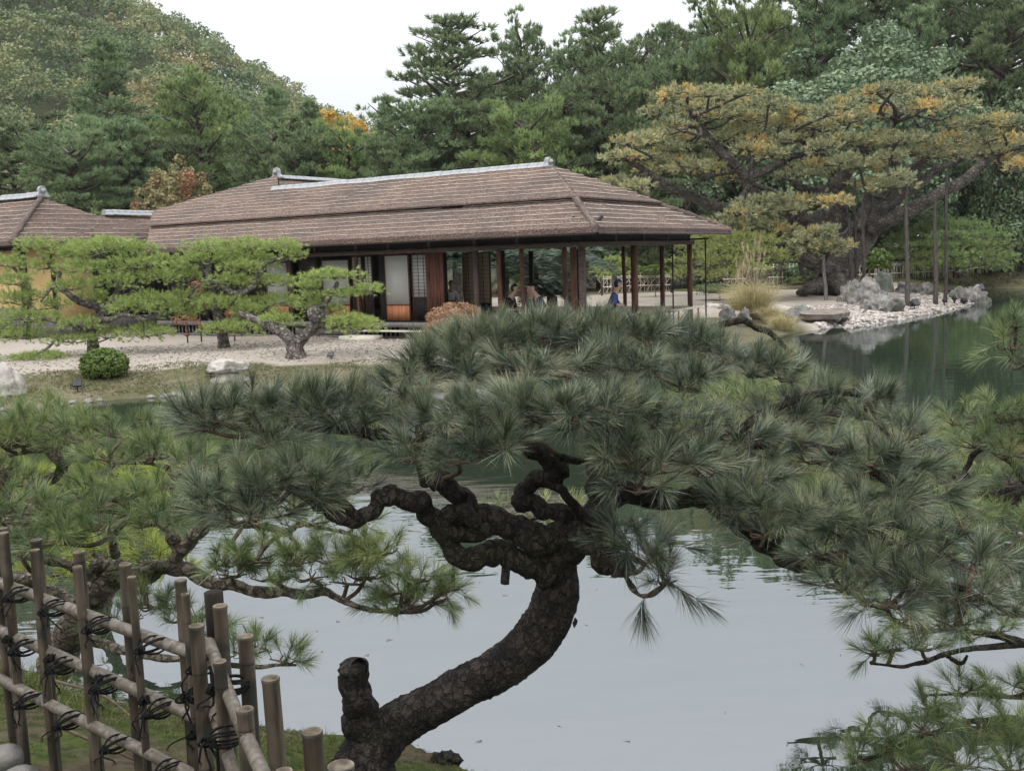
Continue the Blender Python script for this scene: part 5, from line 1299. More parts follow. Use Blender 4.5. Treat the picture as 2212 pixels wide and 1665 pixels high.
# ---------------------------------------------------------------- far fences
def far_fence(pts, label, h=.95, mat='bamboo_far', rails=(.35, .85), gap=.22, posts=1.9, lat=True, hoops=False, tops=True):
    pts = [np.array(q, float) for q in pts]; o0 = pts[0]
    e = empty('bamboo_fence', o0, 0, label, 'fence', 'bamboo fences at the back of the garden')
    for a, b in zip(pts[:-1], pts[1:]):
        a_, b_ = a - o0, b - o0; Ln = np.linalg.norm((b_ - a_)[:2]); d = (b_ - a_) / Ln; up = np.array([0, 0, 1.0])
        nrm2 = np.array([-d[1], d[0], 0]) * .05
        for hr in rails:
            for s_ in (-.035, .035) if hr > .6 else (0,):
                mb = MB(); tube(mb, [a_ + up * (h * hr + s_), b_ + up * (h * hr + s_)], .028, 6, n=3); mb.obj('rail', MATS[mat], e, smooth=True)
        k = max(1, int(round(Ln / posts)))
        for i in range(k + 1):
            q = a_ + d * Ln * i / k; mb = MB(); tube(mb, [q - up * .1, q + up * h * 1.08], .05, 7, n=2); mb.obj('post', MATS['fence_dark'], e)
        k = int(Ln / gap)
        for i in range(k):
            q = a_ + d * (i + .5) * gap; mb = MB()
            if hoops:
                w_ = gap * 1.5; aa = np.linspace(0, math.pi, 8)[:, None]
                pt = q - d * w_ + (1 - np.cos(aa)) * w_ * d + up * (h * .45 + np.sin(aa) * h * .55)
                pt = np.vstack([q - d * w_, pt, q + d * w_]) + nrm2 * .8 * (1 if i % 2 else -1)
                tube(mb, pt, .013, 4, n=20); mb.obj('hoop', MATS[mat], e, smooth=True)
                if i % 2: mb = MB(); tube(mb, [q + nrm2 * .3, q + nrm2 * .3 + up * h], .022, 5, n=2); mb.obj('picket', MATS[mat], e)
            else:
                tube(mb, [q, q + up * h * (1.06 if tops else .9)], .016, 5, n=2); mb.obj('picket', MATS[mat], e)
                if lat and i % 2 == 0:
                    for sg in (-1, 1):
                        mb = MB(); tube(mb, [q - d * sg * gap * 1.3 + nrm2, q + d * sg * gap * 1.3 + nrm2 + up * h * .8], .014, 4, n=2); mb.obj('lattice_cane', MATS[mat], e)
far_fence([P(1300, 634, 49), P(1372, 630, 50), P(1450, 628, 51)], 'pale bamboo lattice fence seen through the open hall end', mat='bamboo_far', h=.85)
far_fence([P(1560, 618, 52), P(1686, 612, 53), P(1800, 609, 54)], 'pale bamboo lattice fence left of the giant trunk')
far_fence([P(1800, 609, 54), P(1877, 606, 55.5)], 'bamboo lattice fence section right of the giant trunk with double top rail', tops=False)
far_fence([P(1878, 606, 55.5), P(1960, 602, 57), P(2060, 597, 58)], 'tan hooped bamboo fence behind the poles', hoops=True, gap=.36, lat=False)
far_fence([P(2060, 597, 58), P(2140, 588, 59), P(2212, 575, 60), P(2300, 562, 61)], 'hooped bamboo fence climbing the bank at the right edge', hoops=True, gap=.36, lat=False)
# ---------------------------------------------------------------- the near pines
def line5(pts, Y0, Y1, r0, r1, m=(619.5, .5487, 752, .5487)):
    n = len(pts); return [(m[0] + m[1] * a, m[2] + m[3] * b, Y0 + (Y1 - Y0) * i / (n - 1), r0 + (r1 - r0) * i / (n - 1)) for i, (a, b) in enumerate(pts)]
m6 = (1327.5, .6016, 663.7, .6016)
trunk = [(762, 1720, 4.05, 84), (784, 1662, 4.12, 74), (806, 1616, 4.15, 62), (855, 1566, 4.18, 50), (927, 1524, 4.2, 47), (1004, 1482, 4.22, 49), (1069, 1449, 4.25, 50), (1130, 1405, 4.25, 52), (1172, 1356, 4.25, 54), (1194, 1301, 4.25, 53), (1203, 1246, 4.25, 48), (1183, 1205, 4.25, 50), (1150, 1180, 4.25, 42)]
stump = [(800, 1602, 4.14, 44), (782, 1560, 4.12, 38), (769, 1520, 4.1, 34), (765, 1475, 4.08, 38), (768, 1436, 4.06, 36)]
limbs = [stump,
  line5([(1040, 900), (960, 850), (880, 830), (800, 815), (730, 830), (670, 800), (610, 745), (600, 690), (640, 655), (700, 650), (760, 680)], 4.2, 4.05, 34, 20),
  line5([(1150, 780), (1080, 730), (1000, 760), (930, 740), (870, 700), (790, 680), (730, 640), (680, 590), (640, 550), (600, 510), (560, 530)], 4.2, 4.1, 34, 22),
  line5([(1000, 745), (900, 705), (780, 700), (700, 720), (620, 700), (560, 650), (530, 600), (470, 595), (400, 575), (360, 590), (340, 640), (275, 672), (190, 650), (130, 610), (70, 570), (0, 530)], 4.2, 3.8, 30, 15),
  line5([(560, 530), (530, 440), (490, 380), (400, 340), (300, 330), (150, 320), (20, 300), (-80, 320)], 4.15, 4.0, 20, 8),
  line5([(275, 672), (200, 600), (150, 520), (80, 470), (0, 480)], 3.9, 3.8, 14, 7),
  line5([(1080, 820), (1140, 740), (1190, 760), (1240, 810), (1290, 850), (1330, 885)], 4.2, 4.0, 32, 30),
  line5([(1180, 690), (1090, 655), (1000, 640), (940, 610), (925, 560), (980, 525), (1050, 515), (1085, 480), (1030, 445), (965, 400), (960, 330), (985, 270)], 4.25, 4.3, 24, 20),
  line5([(1000, 520), (1080, 560), (1130, 620), (1180, 680)], 4.15, 4.2, 8, 14),
  line5([(1080, 430), (1150, 440), (1230, 440), (1330, 420), (1450, 440), (1550, 430)], 4.15, 4.0, 10, 7),
  line5([(985, 270), (960, 180), (880, 100), (760, 70), (640, 80), (560, 60)], 4.3, 4.5, 19, 10),
  line5([(985, 270), (1080, 200), (1180, 80), (1300, 30), (1450, 0), (1600, -30)], 4.3, 4.6, 18, 10),
  line5([(880, 100), (840, -10), (900, -80), (1000, -120)], 4.4, 4.6, 12, 7),
  line5([(1180, 80), (1200, -20), (1280, -90), (1400, -130)], 4.5, 4.7, 12, 7),
  line5([(1600, -30), (1680, -80), (1800, -110), (1900, -60), (2000, 30)], 4.6, 4.5, 10, 6),
  line5([(1150, 780), (1200, 700), (1250, 620), (1240, 540), (1225, 450), (1215, 380)], 4.3, 4.35, 40, 30),
  line5([(1225, 600), (1320, 570), (1420, 585), (1520, 590), (1600, 570)], 4.3, 4.2, 26, 22) ,
  line5([(290, 680), (370, 720), (450, 790), (530, 850), (600, 900), (660, 930), (740, 915), (830, 890), (900, 900), (960, 930), (1060, 960), (1150, 985), (1260, 1010)], 4.2, 3.7, 22, 8, m6),
  line5([(0, 650), (150, 690), (300, 680)], 4.28, 4.2, 24, 20, m6),
  line5([(-50, 560), (120, 560), (280, 530), (400, 475), (520, 490), (700, 505), (830, 530), (930, 590), (1000, 640)], 4.35, 4.1, 20, 9, m6),
  line5([(400, 475), (480, 420), (560, 370), (680, 320), (800, 300), (900, 320)], 4.35, 4.5, 12, 7, m6),
  line5([(830, 890), (860, 820), (1000, 780), (1100, 800), (1200, 840)], 4.0, 3.8, 10, 6, m6),
  line5([(560, 870), (640, 760), (760, 700), (900, 690), (1000, 660)], 4.1, 4.2, 11, 6, m6),
  line5([(1330, 885), (1352, 925), (1375, 960), (1400, 975)], 3.95, 3.9, 7, 4),
]
pads = [(1140, 796, 60, 22, 4.3), (1230, 800, 60, 22, 4.3), (1320, 800, 56, 22, 4.3), (920, 790, 50, 26, 4.45), (1020, 756, 60, 26, 4.5), (1110, 738, 60, 26, 4.55), (1215, 732, 60, 26, 4.6), (1320, 734, 60, 26, 4.6), (1420, 744, 60, 26, 4.6), (1520, 762, 56, 24, 4.5), (870, 850, 40, 26, 4.3),
  (480, 900, 50, 26, 4.0), (580, 890, 56, 26, 4.08), (680, 888, 56, 26, 4.12), (780, 900, 50, 26, 4.15), (1000, 905, 60, 24, 4.05), (1100, 895, 60, 24, 3.98), (1205, 894, 60, 24, 3.95), (1310, 900, 60, 24, 4.0), (900, 812, 50, 30, 4.4), (970, 768, 66, 28, 4.5), (1060, 742, 74, 28, 4.55), (1160, 732, 76, 28, 4.6), (1270, 730, 76, 28, 4.6), (1370, 734, 74, 28, 4.6), (1470, 750, 70, 28, 4.55), (1560, 772, 60, 26, 4.5), (1640, 800, 46, 24, 4.45), (1700, 812, 36, 20, 4.45),
  (1000, 812, 40, 18, 4.3), (1390, 800, 50, 20, 4.3), (1480, 830, 50, 22, 4.25),
  (940, 920, 70, 28, 4.1), (1040, 902, 78, 28, 4.0), (1150, 892, 80, 28, 3.95), (1260, 896, 80, 28, 3.95), (1370, 908, 74, 30, 4.05), (1460, 925, 64, 32, 4.15),
  (440, 912, 46, 30, 3.95), (530, 892, 64, 28, 4.05), (630, 886, 70, 28, 4.1), (730, 892, 64, 28, 4.15), (815, 915, 46, 26, 4.15), (580, 955, 50, 18, 3.95),
  (470, 1075, 50, 26, 3.72), (560, 1052, 70, 28, 3.78), (660, 1035, 66, 28, 3.84), (750, 1050, 50, 26, 3.95), (530, 1115, 56, 18, 3.7), (640, 1090, 50, 18, 3.8),
  (900, 985, 50, 22, 3.95), (990, 985, 66, 26, 3.88), (1070, 960, 60, 22, 3.85), (1340, 980, 70, 30, 3.92), (1430, 1000, 70, 34, 3.92), (1515, 1005, 60, 34, 4.0), (1380, 1050, 46, 22, 3.9), (1590, 950, 50, 30, 4.2), (1620, 1030, 54, 26, 4.1),
  (1700, 905, 56, 24, 4.45), (1790, 880, 70, 26, 4.5), (1880, 890, 64, 26, 4.5), (1950, 935, 46, 26, 4.4), (1660, 975, 50, 22, 4.25), (1760, 985, 64, 24, 4.2), (1860, 990, 66, 26, 4.15), (1945, 1020, 56, 26, 4.1), (2010, 1070, 46, 26, 4.05), (1900, 1080, 60, 22, 4.0),
  (1570, 1085, 56, 24, 4.05), (1660, 1100, 64, 24, 4.0), (1750, 1120, 66, 26, 3.95), (1840, 1140, 66, 26, 3.9), (1650, 1150, 40, 18, 3.95), (1930, 1160, 60, 26, 3.88), (2020, 1185, 60, 28, 3.85), (1780, 1190, 44, 18, 3.85), (1890, 1225, 56, 22, 3.8), (1990, 1265, 66, 26, 3.75), (2090, 1285, 60, 30, 3.7), (2180, 1310, 50, 30, 3.65), (2100, 1215, 50, 26, 3.8), (1820, 1265, 50, 16, 3.8, .6), (1920, 1300, 50, 16, 3.75, .55), (2060, 1345, 50, 18, 3.7),
  (1330, 1165, 40, 30, 3.95, .3), (1395, 1195, 46, 34, 3.9, .3), (1440, 1245, 30, 26, 3.9, .28)]
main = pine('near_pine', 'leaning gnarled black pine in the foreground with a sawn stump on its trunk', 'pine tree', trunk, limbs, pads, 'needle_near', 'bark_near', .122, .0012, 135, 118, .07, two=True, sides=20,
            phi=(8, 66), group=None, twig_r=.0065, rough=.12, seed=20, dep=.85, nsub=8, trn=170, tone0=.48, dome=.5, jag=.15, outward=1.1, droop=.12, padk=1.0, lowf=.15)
b0 = np.array(main.location)
# hanging dark sprays and the sawn hollow of the stump
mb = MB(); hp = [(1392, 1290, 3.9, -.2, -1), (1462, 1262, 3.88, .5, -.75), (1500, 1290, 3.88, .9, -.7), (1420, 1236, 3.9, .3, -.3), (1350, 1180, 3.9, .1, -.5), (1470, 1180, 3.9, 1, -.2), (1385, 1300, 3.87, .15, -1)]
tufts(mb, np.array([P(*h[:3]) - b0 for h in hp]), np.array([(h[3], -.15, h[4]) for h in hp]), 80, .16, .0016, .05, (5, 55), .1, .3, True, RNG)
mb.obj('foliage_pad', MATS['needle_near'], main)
tw = MB(); tube(tw, [P(1352, 1240, 3.96) - b0, P(1362, 1272, 3.93) - b0, P(1392, 1286, 3.9) - b0, P(1440, 1262, 3.89) - b0, P(1500, 1290, 3.88) - b0], [.006, .003], 6, n=14); tw.obj('twigs', MATS['twig'], main)
mb = MB(); q = P(776, 1446, 4.035) - b0
th = np.linspace(0, 2 * math.pi, 20, endpoint=False)
ring = [q + np.array([math.cos(a) * .032 * (1 + .2 * math.sin(3 * a)), .004 * math.sin(2 * a), math.sin(a) * .052]) for a in th]; hole = [q + np.array([math.cos(a) * .017, .035, math.sin(a) * .03]) for a in th]
mb.add(ring + hole, f4=[(i, (i + 1) % 20, 20 + (i + 1) % 20, 20 + i) for i in range(20)]); mb.ngon(hole); mb.obj('sawn_hollow', MATS['heartwood'], main)
# dead leaf hanging from the trunk
mb = MB(); q = P(1238, 1330, 4.2) - b0; tube(mb, [P(1232, 1300, 4.2) - b0, q], [.0015, .001], 4, n=3)
a = P(1242, 1332, 4.2) - b0; mb.add([a, a + [.012, .004, -.018], a + [.008, 0, -.032], a + [-.006, -.004, -.05], a + [-.012, .002, -.028], a + [-.004, .004, -.012]], f4=[(0, 1, 2, 5), (5, 2, 3, 4)])
mb.obj('hanging_dead_leaf', MATS['hair'], main)

# neighbouring pine at the left, growing from behind the bamboo fence
def D7(a, b): return (a * .4, 752.2 + b * .4)
def l7(pts, Y0, Y1, r0, r1):
    n = len(pts); return [(*D7(a, b), Y0 + (Y1 - Y0) * i / (n - 1), r0 + (r1 - r0) * i / (n - 1)) for i, (a, b) in enumerate(pts)]
left = pine('near_pine', 'old pine growing behind the bamboo fence, one long bough reaching right over the water', 'pine tree',
     [(120, 1440, 6.0, 44), (150, 1370, 5.9, 38), (188, 1312, 5.7, 36), (215, 1262, 5.6, 36), (262, 1236, 5.5, 30)],
     [[(205, 1300, 5.6, 26), (200, 1256, 5.55, 24), (214, 1226, 5.5, 22), (235, 1222, 5.5, 14)],
      [(262, 1236, 5.5, 28), (320, 1236, 5.4, 22), (380, 1226, 5.35, 20), (430, 1246, 5.3, 17), (500, 1262, 5.2, 15), (580, 1276, 5.1, 14), (640, 1284, 5.0, 13), (700, 1276, 5.0, 12), (740, 1296, 4.9, 8), (800, 1316, 4.9, 6), (850, 1322, 4.9, 4)],
      [(386, 1236, 5.35, 20), (386, 1190, 5.35, 18), (372, 1160, 5.35, 16), (356, 1130, 5.35, 10)],
      [(390, 1190, 5.35, 17), (416, 1160, 5.35, 16), (450, 1130, 5.3, 13), (470, 1100, 5.3, 9)],
      [(450, 1130, 5.3, 10), (520, 1134, 5.2, 8), (580, 1140, 5.15, 9), (616, 1150, 5.1, 10), (650, 1130, 5.1, 6), (720, 1145, 5.0, 4), (780, 1162, 5.0, 3)],
      [(214, 1250, 5.5, 14), (170, 1230, 5.4, 12), (110, 1210, 5.3, 12), (40, 1200, 5.2, 10)],
      [(356, 1140, 5.35, 9), (330, 1118, 5.3, 6), (290, 1110, 5.25, 4)],
      [(470, 1100, 5.4, 9), (440, 1060, 5.4, 9), (400, 1050, 5.4, 9), (376, 1030, 5.4, 8), (360, 1010, 5.4, 7), (320, 1000, 5.4, 4), (240, 1000, 5.4, 3)],
      [(188, 1312, 5.7, 22), (120, 1290, 5.6, 20), (60, 1250, 5.5, 16), (-20, 1240, 5.4, 14)],
      [(150, 1370, 5.9, 20), (250, 1400, 5.5, 12), (350, 1420, 5.2, 10), (440, 1430, 5.0, 7), (560, 1440, 4.9, 6), (640, 1436, 4.9, 3)],
      [(250, 1200, 5.5, 10), (245, 1170, 5.4, 11), (238, 1150, 5.4, 8), (210, 1130, 5.4, 7)]],
     [(500, 1236, 44, 18, 5.0), (580, 1240, 50, 20, 4.95), (670, 1240, 50, 20, 4.95), (750, 1250, 50, 22, 4.9), (900, 1240, 50, 24, 4.85, .6), (960, 1268, 36, 20, 4.85), (890, 1300, 50, 18, 4.85), (790, 1200, 50, 24, 4.9, .62), (480, 1208, 40, 24, 5.0), (550, 1200, 60, 26, 4.95), (640, 1206, 56, 26, 4.95), (720, 1204, 50, 28, 4.9), (790, 1230, 56, 34, 4.9, .66), (870, 1262, 60, 30, 4.85, .55), (940, 1290, 40, 22, 4.85), (840, 1310, 50, 16, 4.9), (820, 1180, 50, 26, 4.9, .7),
      (270, 925, 60, 34, 5.6), (190, 930, 60, 26, 5.6), (340, 935, 46, 26, 5.6), (240, 985, 70, 22, 5.4), (330, 980, 50, 22, 5.4), (420, 1000, 50, 24, 5.3),
      (230, 1060, 76, 36, 5.2), (310, 1070, 70, 36, 5.2), (150, 1090, 70, 36, 5.1), (200, 1130, 80, 30, 5.0), (330, 1120, 60, 24, 5.1), (410, 1080, 50, 26, 5.2), (60, 1110, 70, 34, 5.0), (-10, 1090, 60, 34, 5.0), (120, 1160, 60, 24, 4.9), (40, 1180, 60, 26, 4.9),
      (330, 1300, 50, 24, 5.3), (270, 1330, 50, 24, 5.3), (390, 1330, 44, 24, 5.2), (450, 1370, 44, 24, 5.1), (540, 1400, 50, 24, 4.95), (610, 1420, 40, 20, 4.9), (480, 1410, 40, 20, 5.0), (540, 1120, 60, 16, 5.1), (660, 1125, 70, 14, 5.0), (760, 1130, 50, 16, 5.0)],
     'needle_left', 'bark_pale', .11, .0016, 95, 75, .06, two=True, sides=16, phi=(12, 75), twig_r=.0075, rough=.13, seed=30, dep=.8, trn=60, tone0=.5, dome=.5, jag=.15, outward=1.05, droop=.15)
pine('near_pine', 'pine at the left edge whose knotty trunk tops out beside the tall bamboo posts', 'pine tree',
     [(-60, 1330, 6.4, 40), (-40, 1220, 6.4, 34), (-10, 1130, 6.4, 30), (8, 1060, 6.3, 22), (14, 1020, 6.2, 16)],
     [[(60, 1130, 6.0, 14), (75, 1080, 6.0, 16), (62, 1048, 6.0, 12), (90, 1042, 6.0, 12), (112, 1036, 6.0, 14), (135, 1010, 6.0, 14), (120, 985, 6.0, 14), (100, 968, 6.0, 12), (60, 975, 6.0, 6), (20, 985, 6.0, 4)],
      [(135, 1010, 6.0, 8), (160, 990, 6.0, 8), (190, 1000, 6.0, 5)], [(-10, 1130, 6.2, 14), (60, 1135, 6.0, 14)]],
     [(20, 905, 60, 30, 6.0), (90, 912, 64, 30, 6.0), (140, 900, 50, 24, 6.2), (50, 950, 60, 22, 5.9), (0, 940, 60, 34, 5.9), (150, 945, 46, 20, 6.0), (30, 1040, 44, 22, 6.3), (-10, 1000, 50, 30, 6.1)],
     'needle_left', 'bark_pale', .12, .0018, 90, 70, .06, two=True, sides=16, phi=(12, 75), twig_r=.008, rough=.16, seed=31, dep=.8, trn=50, tone0=.56, dome=.5, jag=.15)
pine('low_pine', 'low yellow-green pine behind the left pine trunk', 'pine tree',
     [(180, 1400, 7.3, 20), (220, 1330, 7.3, 16), (240, 1250, 7.3, 12)], [[(240, 1250, 7.3, 10), (160, 1150, 7.4, 8), (110, 1080, 7.5, 6)], [(240, 1250, 7.3, 10), (320, 1220, 7.2, 8), (380, 1230, 7.2, 5)]],
     [(290, 1180, 60, 30, 7.2), (220, 1190, 60, 26, 7.2), (340, 1200, 50, 24, 7.1), (390, 1215, 30, 20, 7.1), (150, 1190, 50, 24, 7.3), (60, 1020, 60, 26, 7.6), (150, 1030, 50, 26, 7.6), (30, 1060, 50, 26, 7.6), (120, 1075, 60, 24, 7.5), (240, 1010, 60, 22, 7.6), (330, 1040, 60, 24, 7.5), (90, 1240, 50, 20, 7.3), (180, 1240, 50, 18, 7.3), (370, 1040, 40, 20, 7.4)],
     'needle_yellow', 'bark_pale', .12, .003, 55, 55, .06, two=True, sides=10, phi=(12, 70), twig_r=.008, rough=.12, seed=32, dep=.8, tone0=.5, dome=.5)
pine('near_pine', 'pine reaching in from the right edge with twisted boughs above the pond', 'pine tree',
     [(2420, 1500, 5.6, 60), (2360, 1360, 5.5, 50), (2300, 1280, 5.4, 44), (2235, 1225, 5.2, 36), (2190, 1200, 5.1, 26), (2165, 1188, 5.1, 18)],
     [[(2300, 1280, 5.4, 30), (2290, 1160, 5.4, 26), (2250, 1070, 5.4, 24), (2205, 1078, 5.4, 20), (2160, 1082, 5.4, 14), (2120, 1060, 5.4, 10), (2085, 1020, 5.4, 8), (2100, 985, 5.4, 7), (2130, 965, 5.4, 6)],
      [(2250, 1070, 5.4, 20), (2215, 1020, 5.4, 18), (2190, 1000, 5.4, 10), (2160, 985, 5.4, 6)],
      [(2290, 1160, 5.4, 20), (2300, 950, 5.3, 16), (2260, 850, 5.2, 10), (2220, 790, 5.2, 6), (2180, 780, 5.2, 4)],
      [(2165, 1188, 5.1, 14), (2080, 1150, 5.0, 8), (2000, 1130, 5.0, 5)],
      [(2420, 1500, 5.5, 30), (2320, 1430, 5.0, 16), (2212, 1390, 4.7, 11), (2150, 1372, 4.6, 9), (2060, 1358, 4.6, 8), (1990, 1362, 4.6, 7), (1930, 1340, 4.6, 6), (1915, 1315, 4.6, 5), (1860, 1305, 4.6, 3)],
      [(2212, 1390, 4.7, 9), (2100, 1400, 4.55, 7), (2040, 1412, 4.5, 7), (2000, 1430, 4.5, 6), (1950, 1440, 4.5, 5), (1880, 1432, 4.5, 3)],
      [(2040, 1412, 4.5, 5), (2075, 1432, 4.5, 5), (2090, 1415, 4.5, 3)],
      [(2420, 1560, 5.3, 24), (2300, 1560, 4.7, 12), (2180, 1550, 4.5, 8), (2080, 1560, 4.4, 7), (1990, 1590, 4.3, 6), (1900, 1630, 4.3, 5), (1840, 1650, 4.3, 3)],
      [(2300, 1560, 4.7, 10), (2230, 1510, 4.6, 6), (2120, 1500, 4.5, 5), (2000, 1500, 4.5, 3)]],
     [(2170, 890, 56, 34, 5.3), (2080, 900, 50, 30, 5.4), (2220, 920, 50, 30, 5.3), (2110, 950, 60, 26, 5.3), (2190, 970, 50, 26, 5.2), (2180, 735, 36, 30, 5.0), (2230, 760, 40, 30, 5.0), (2195, 700, 22, 12, 5.0), (2170, 1040, 40, 22, 5.3), (2150, 1130, 60, 28, 5.2), (2070, 1110, 60, 26, 5.2), (2220, 1140, 50, 28, 5.1), (2190, 1250, 40, 28, 5.0), (1990, 1100, 50, 24, 5.2),
      (1890, 1408, 26, 10, 4.5), (1930, 1398, 30, 12, 4.5), (1990, 1396, 30, 12, 4.5), (2090, 1372, 40, 12, 4.5), (1870, 1292, 26, 14, 4.6), (1960, 1330, 36, 14, 4.6), (2040, 1340, 40, 14, 4.6), (2150, 1360, 40, 16, 4.6),
      (2010, 1520, 30, 16, 4.4), (2080, 1490, 44, 18, 4.5), (2170, 1490, 50, 20, 4.5), (2230, 1480, 40, 24, 4.5), (2000, 1570, 50, 20, 4.3), (1930, 1600, 44, 20, 4.3), (1860, 1635, 30, 16, 4.3), (2090, 1560, 56, 22, 4.3), (2180, 1570, 50, 24, 4.3), (1960, 1650, 50, 20, 4.2), (2070, 1640, 60, 24, 4.2), (2180, 1650, 60, 26, 4.2), (2230, 1590, 40, 26, 4.3)],
     'needle_left', 'bark_near', .105, .0015, 85, 75, .06, two=True, sides=14, phi=(12, 75), twig_r=.0065, rough=.14, seed=33, dep=.8, trn=60, tone0=.48, dome=.5, jag=.15)
# paler pine between the near pine and the far shore
pine('near_pine', 'paler pine over the water behind the right half of the foreground pine', 'pine tree',
     [(2700, 1300, 7.2, 60), (2600, 1150, 7.2, 50), (2450, 1080, 7.0, 40), (2250, 1060, 6.9, 26), (2100, 1060, 6.9, 20), (1950, 1050, 6.8, 16)],
     [[(1950, 1050, 6.8, 14), (1800, 1000, 6.8, 12), (1650, 940, 6.8, 10), (1500, 930, 6.8, 7), (1400, 900, 6.8, 5)], [(2100, 1060, 6.9, 12), (2020, 990, 6.9, 9), (1900, 940, 6.9, 6)], [(1950, 1050, 6.8, 10), (1850, 1120, 6.7, 8), (1700, 1120, 6.7, 5)]],
     [(1600, 860, 76, 30, 6.8), (1720, 850, 70, 28, 6.8), (1640, 930, 70, 30, 6.8), (1540, 920, 60, 28, 6.7), (1760, 900, 76, 30, 6.8), (1870, 920, 76, 30, 6.8), (1960, 940, 70, 30, 6.9), (2050, 960, 60, 30, 6.9), (1840, 990, 80, 28, 6.7), (1950, 1010, 80, 28, 6.7), (2060, 1030, 70, 28, 6.7), (1700, 1010, 70, 28, 6.7), (1780, 1080, 70, 26, 6.6), (1900, 1090, 80, 26, 6.6), (2010, 1110, 70, 28, 6.6), (1460, 880, 50, 24, 6.8), (1860, 1170, 70, 28, 6.5), (1970, 1190, 70, 28, 6.5), (2090, 1120, 60, 28, 6.7)],
     'needle_left', 'bark_near', .13, .0021, 75, 48, .07, two=True, sides=12, phi=(12, 75), twig_r=.009, rough=.14, seed=34, dep=.8, tone0=.68, dome=.5)
# another low pine glimpsed under the fork, on the water side
pine('low_pine', 'small pale pine just above the water behind the fork of the foreground pine', 'pine tree',
     [(1090, 1260, 5.4, 10), (1100, 1180, 5.4, 10), (1120, 1130, 5.4, 8)], [[(1120, 1130, 5.4, 7), (1180, 1110, 5.4, 5)]],
     [(1090, 1100, 40, 20, 5.4), (1160, 1106, 44, 18, 5.4), (1220, 1100, 30, 14, 5.4), (1120, 1140, 36, 14, 5.4)],
     'needle_left', 'bark_near', .09, .0022, 50, 40, .06, two=True, sides=10, phi=(12, 75), twig_r=.006, rough=.1, seed=35, dep=.8, tone0=.78)

# ---------------------------------------------------------------- bamboo fence in the foreground
fence = empty('bamboo_fence', (-1.3, 3.1, .95), 0, 'low bamboo fence with three rails tied with black rope at the lower left', 'fence')
FO = np.array([-1.3, 3.1, .95])
def culm(name, p0, p1, r_, mat, nodes=.24, hollow=True, seed=0, sides=14, parent=fence):
    """bamboo cane from p0 to p1 with swollen nodes; open rim at the p1 end"""
    r = np.random.default_rng(seed); p0 = np.array(p0, float) - FO; p1 = np.array(p1, float) - FO
    Ln = np.linalg.norm(p1 - p0); d = (p1 - p0) / Ln
    s = [0.0]; rad = [1.0]; at = r.uniform(.05, nodes)
    while at < Ln - .03:
        for o_, k_ in ((-.008, 1.0), (-.003, 1.04), (0, .985), (.003, 1.035), (.009, 1.0)): s.append(at + o_); rad.append(k_)
        at += nodes * r.uniform(.85, 1.15)
    for o_, k_ in ((-.014, 1.0), (-.008, 1.07), (-.001, 1.06), (0, 1.02)): s.append(Ln + o_); rad.append(k_)
    s, rad = np.array(s), np.array(rad) * r_ * (1.0 - .05 * np.array(s) / Ln)
    ref = np.array([0.1, .9, .2]) if abs(d[2]) > .5 else np.array([0, 0, 1.0])
    a = nrm(np.cross(d, ref)); b = np.cross(d, a); ang = np.linspace(0, 2 * math.pi, sides, endpoint=False)
    bend = r.normal(0, .003, 2); c = p0 + d * s[:, None] + (a * bend[0] + b * bend[1]) * np.sin(s / Ln * math.pi)[:, None]
    circ = np.cos(ang)[:, None] * a + np.sin(ang)[:, None] * b
    V = (c[:, None, :] + rad[:, None, None] * circ[None]).reshape(-1, 3); n = len(s)
    i = np.arange(n - 1)[:, None] * sides; j = np.arange(sides)[None]; j2 = (j + 1) % sides
    F = np.stack([i + j, i + j2, i + sides + j2, i + sides + j], -1).reshape(-1, 4)
    tn = np.ones(n); tn[np.isclose(rad / (r_ * (1.0 - .05 * s / Ln)), .985, atol=.004)] = .25
    mb = MB(); mb.add(V, f4=F, tone=np.repeat(tn, sides)); o = mb.obj(name, MATS[mat], parent, smooth=True)
    R1 = rad[-1]; top = c[-1]
    mb = MB(); W_ = np.vstack([top + circ * R1, top + circ * R1 * .80, top - d * .006 + circ * R1 * .74, top - d * .009 + circ * R1 * .25])
    k = np.arange(sides); k2 = (k + 1) % sides
    for q in range(3): mb_f = np.stack([q * sides + k, q * sides + k2, (q + 1) * sides + k2, (q + 1) * sides + k], -1); (mb.add(W_, f4=mb_f) if q == 0 else mb.f4.append(mb_f))
    mb.ngon([W_[3 * sides + q] for q in range(sides)])
    mb.obj('cut_end', MATS['bamboo_inside'], o)
    return o
def railY(x): return 1.0 / (.2857 + (x) * (.3497 - .2857) / 400.0)
rail_lines = [((-60, 1236), (452, 1424)), ((-60, 1336), (452, 1562)), ((-60, 1436), (452, 1690))]
for k, (a, b) in enumerate(rail_lines):
    culm('rail', P(a[0], a[1], railY(a[0])), P(b[0], b[1], railY(b[0])), .0195, 'bamboo_rail', .30, seed=50 + k)
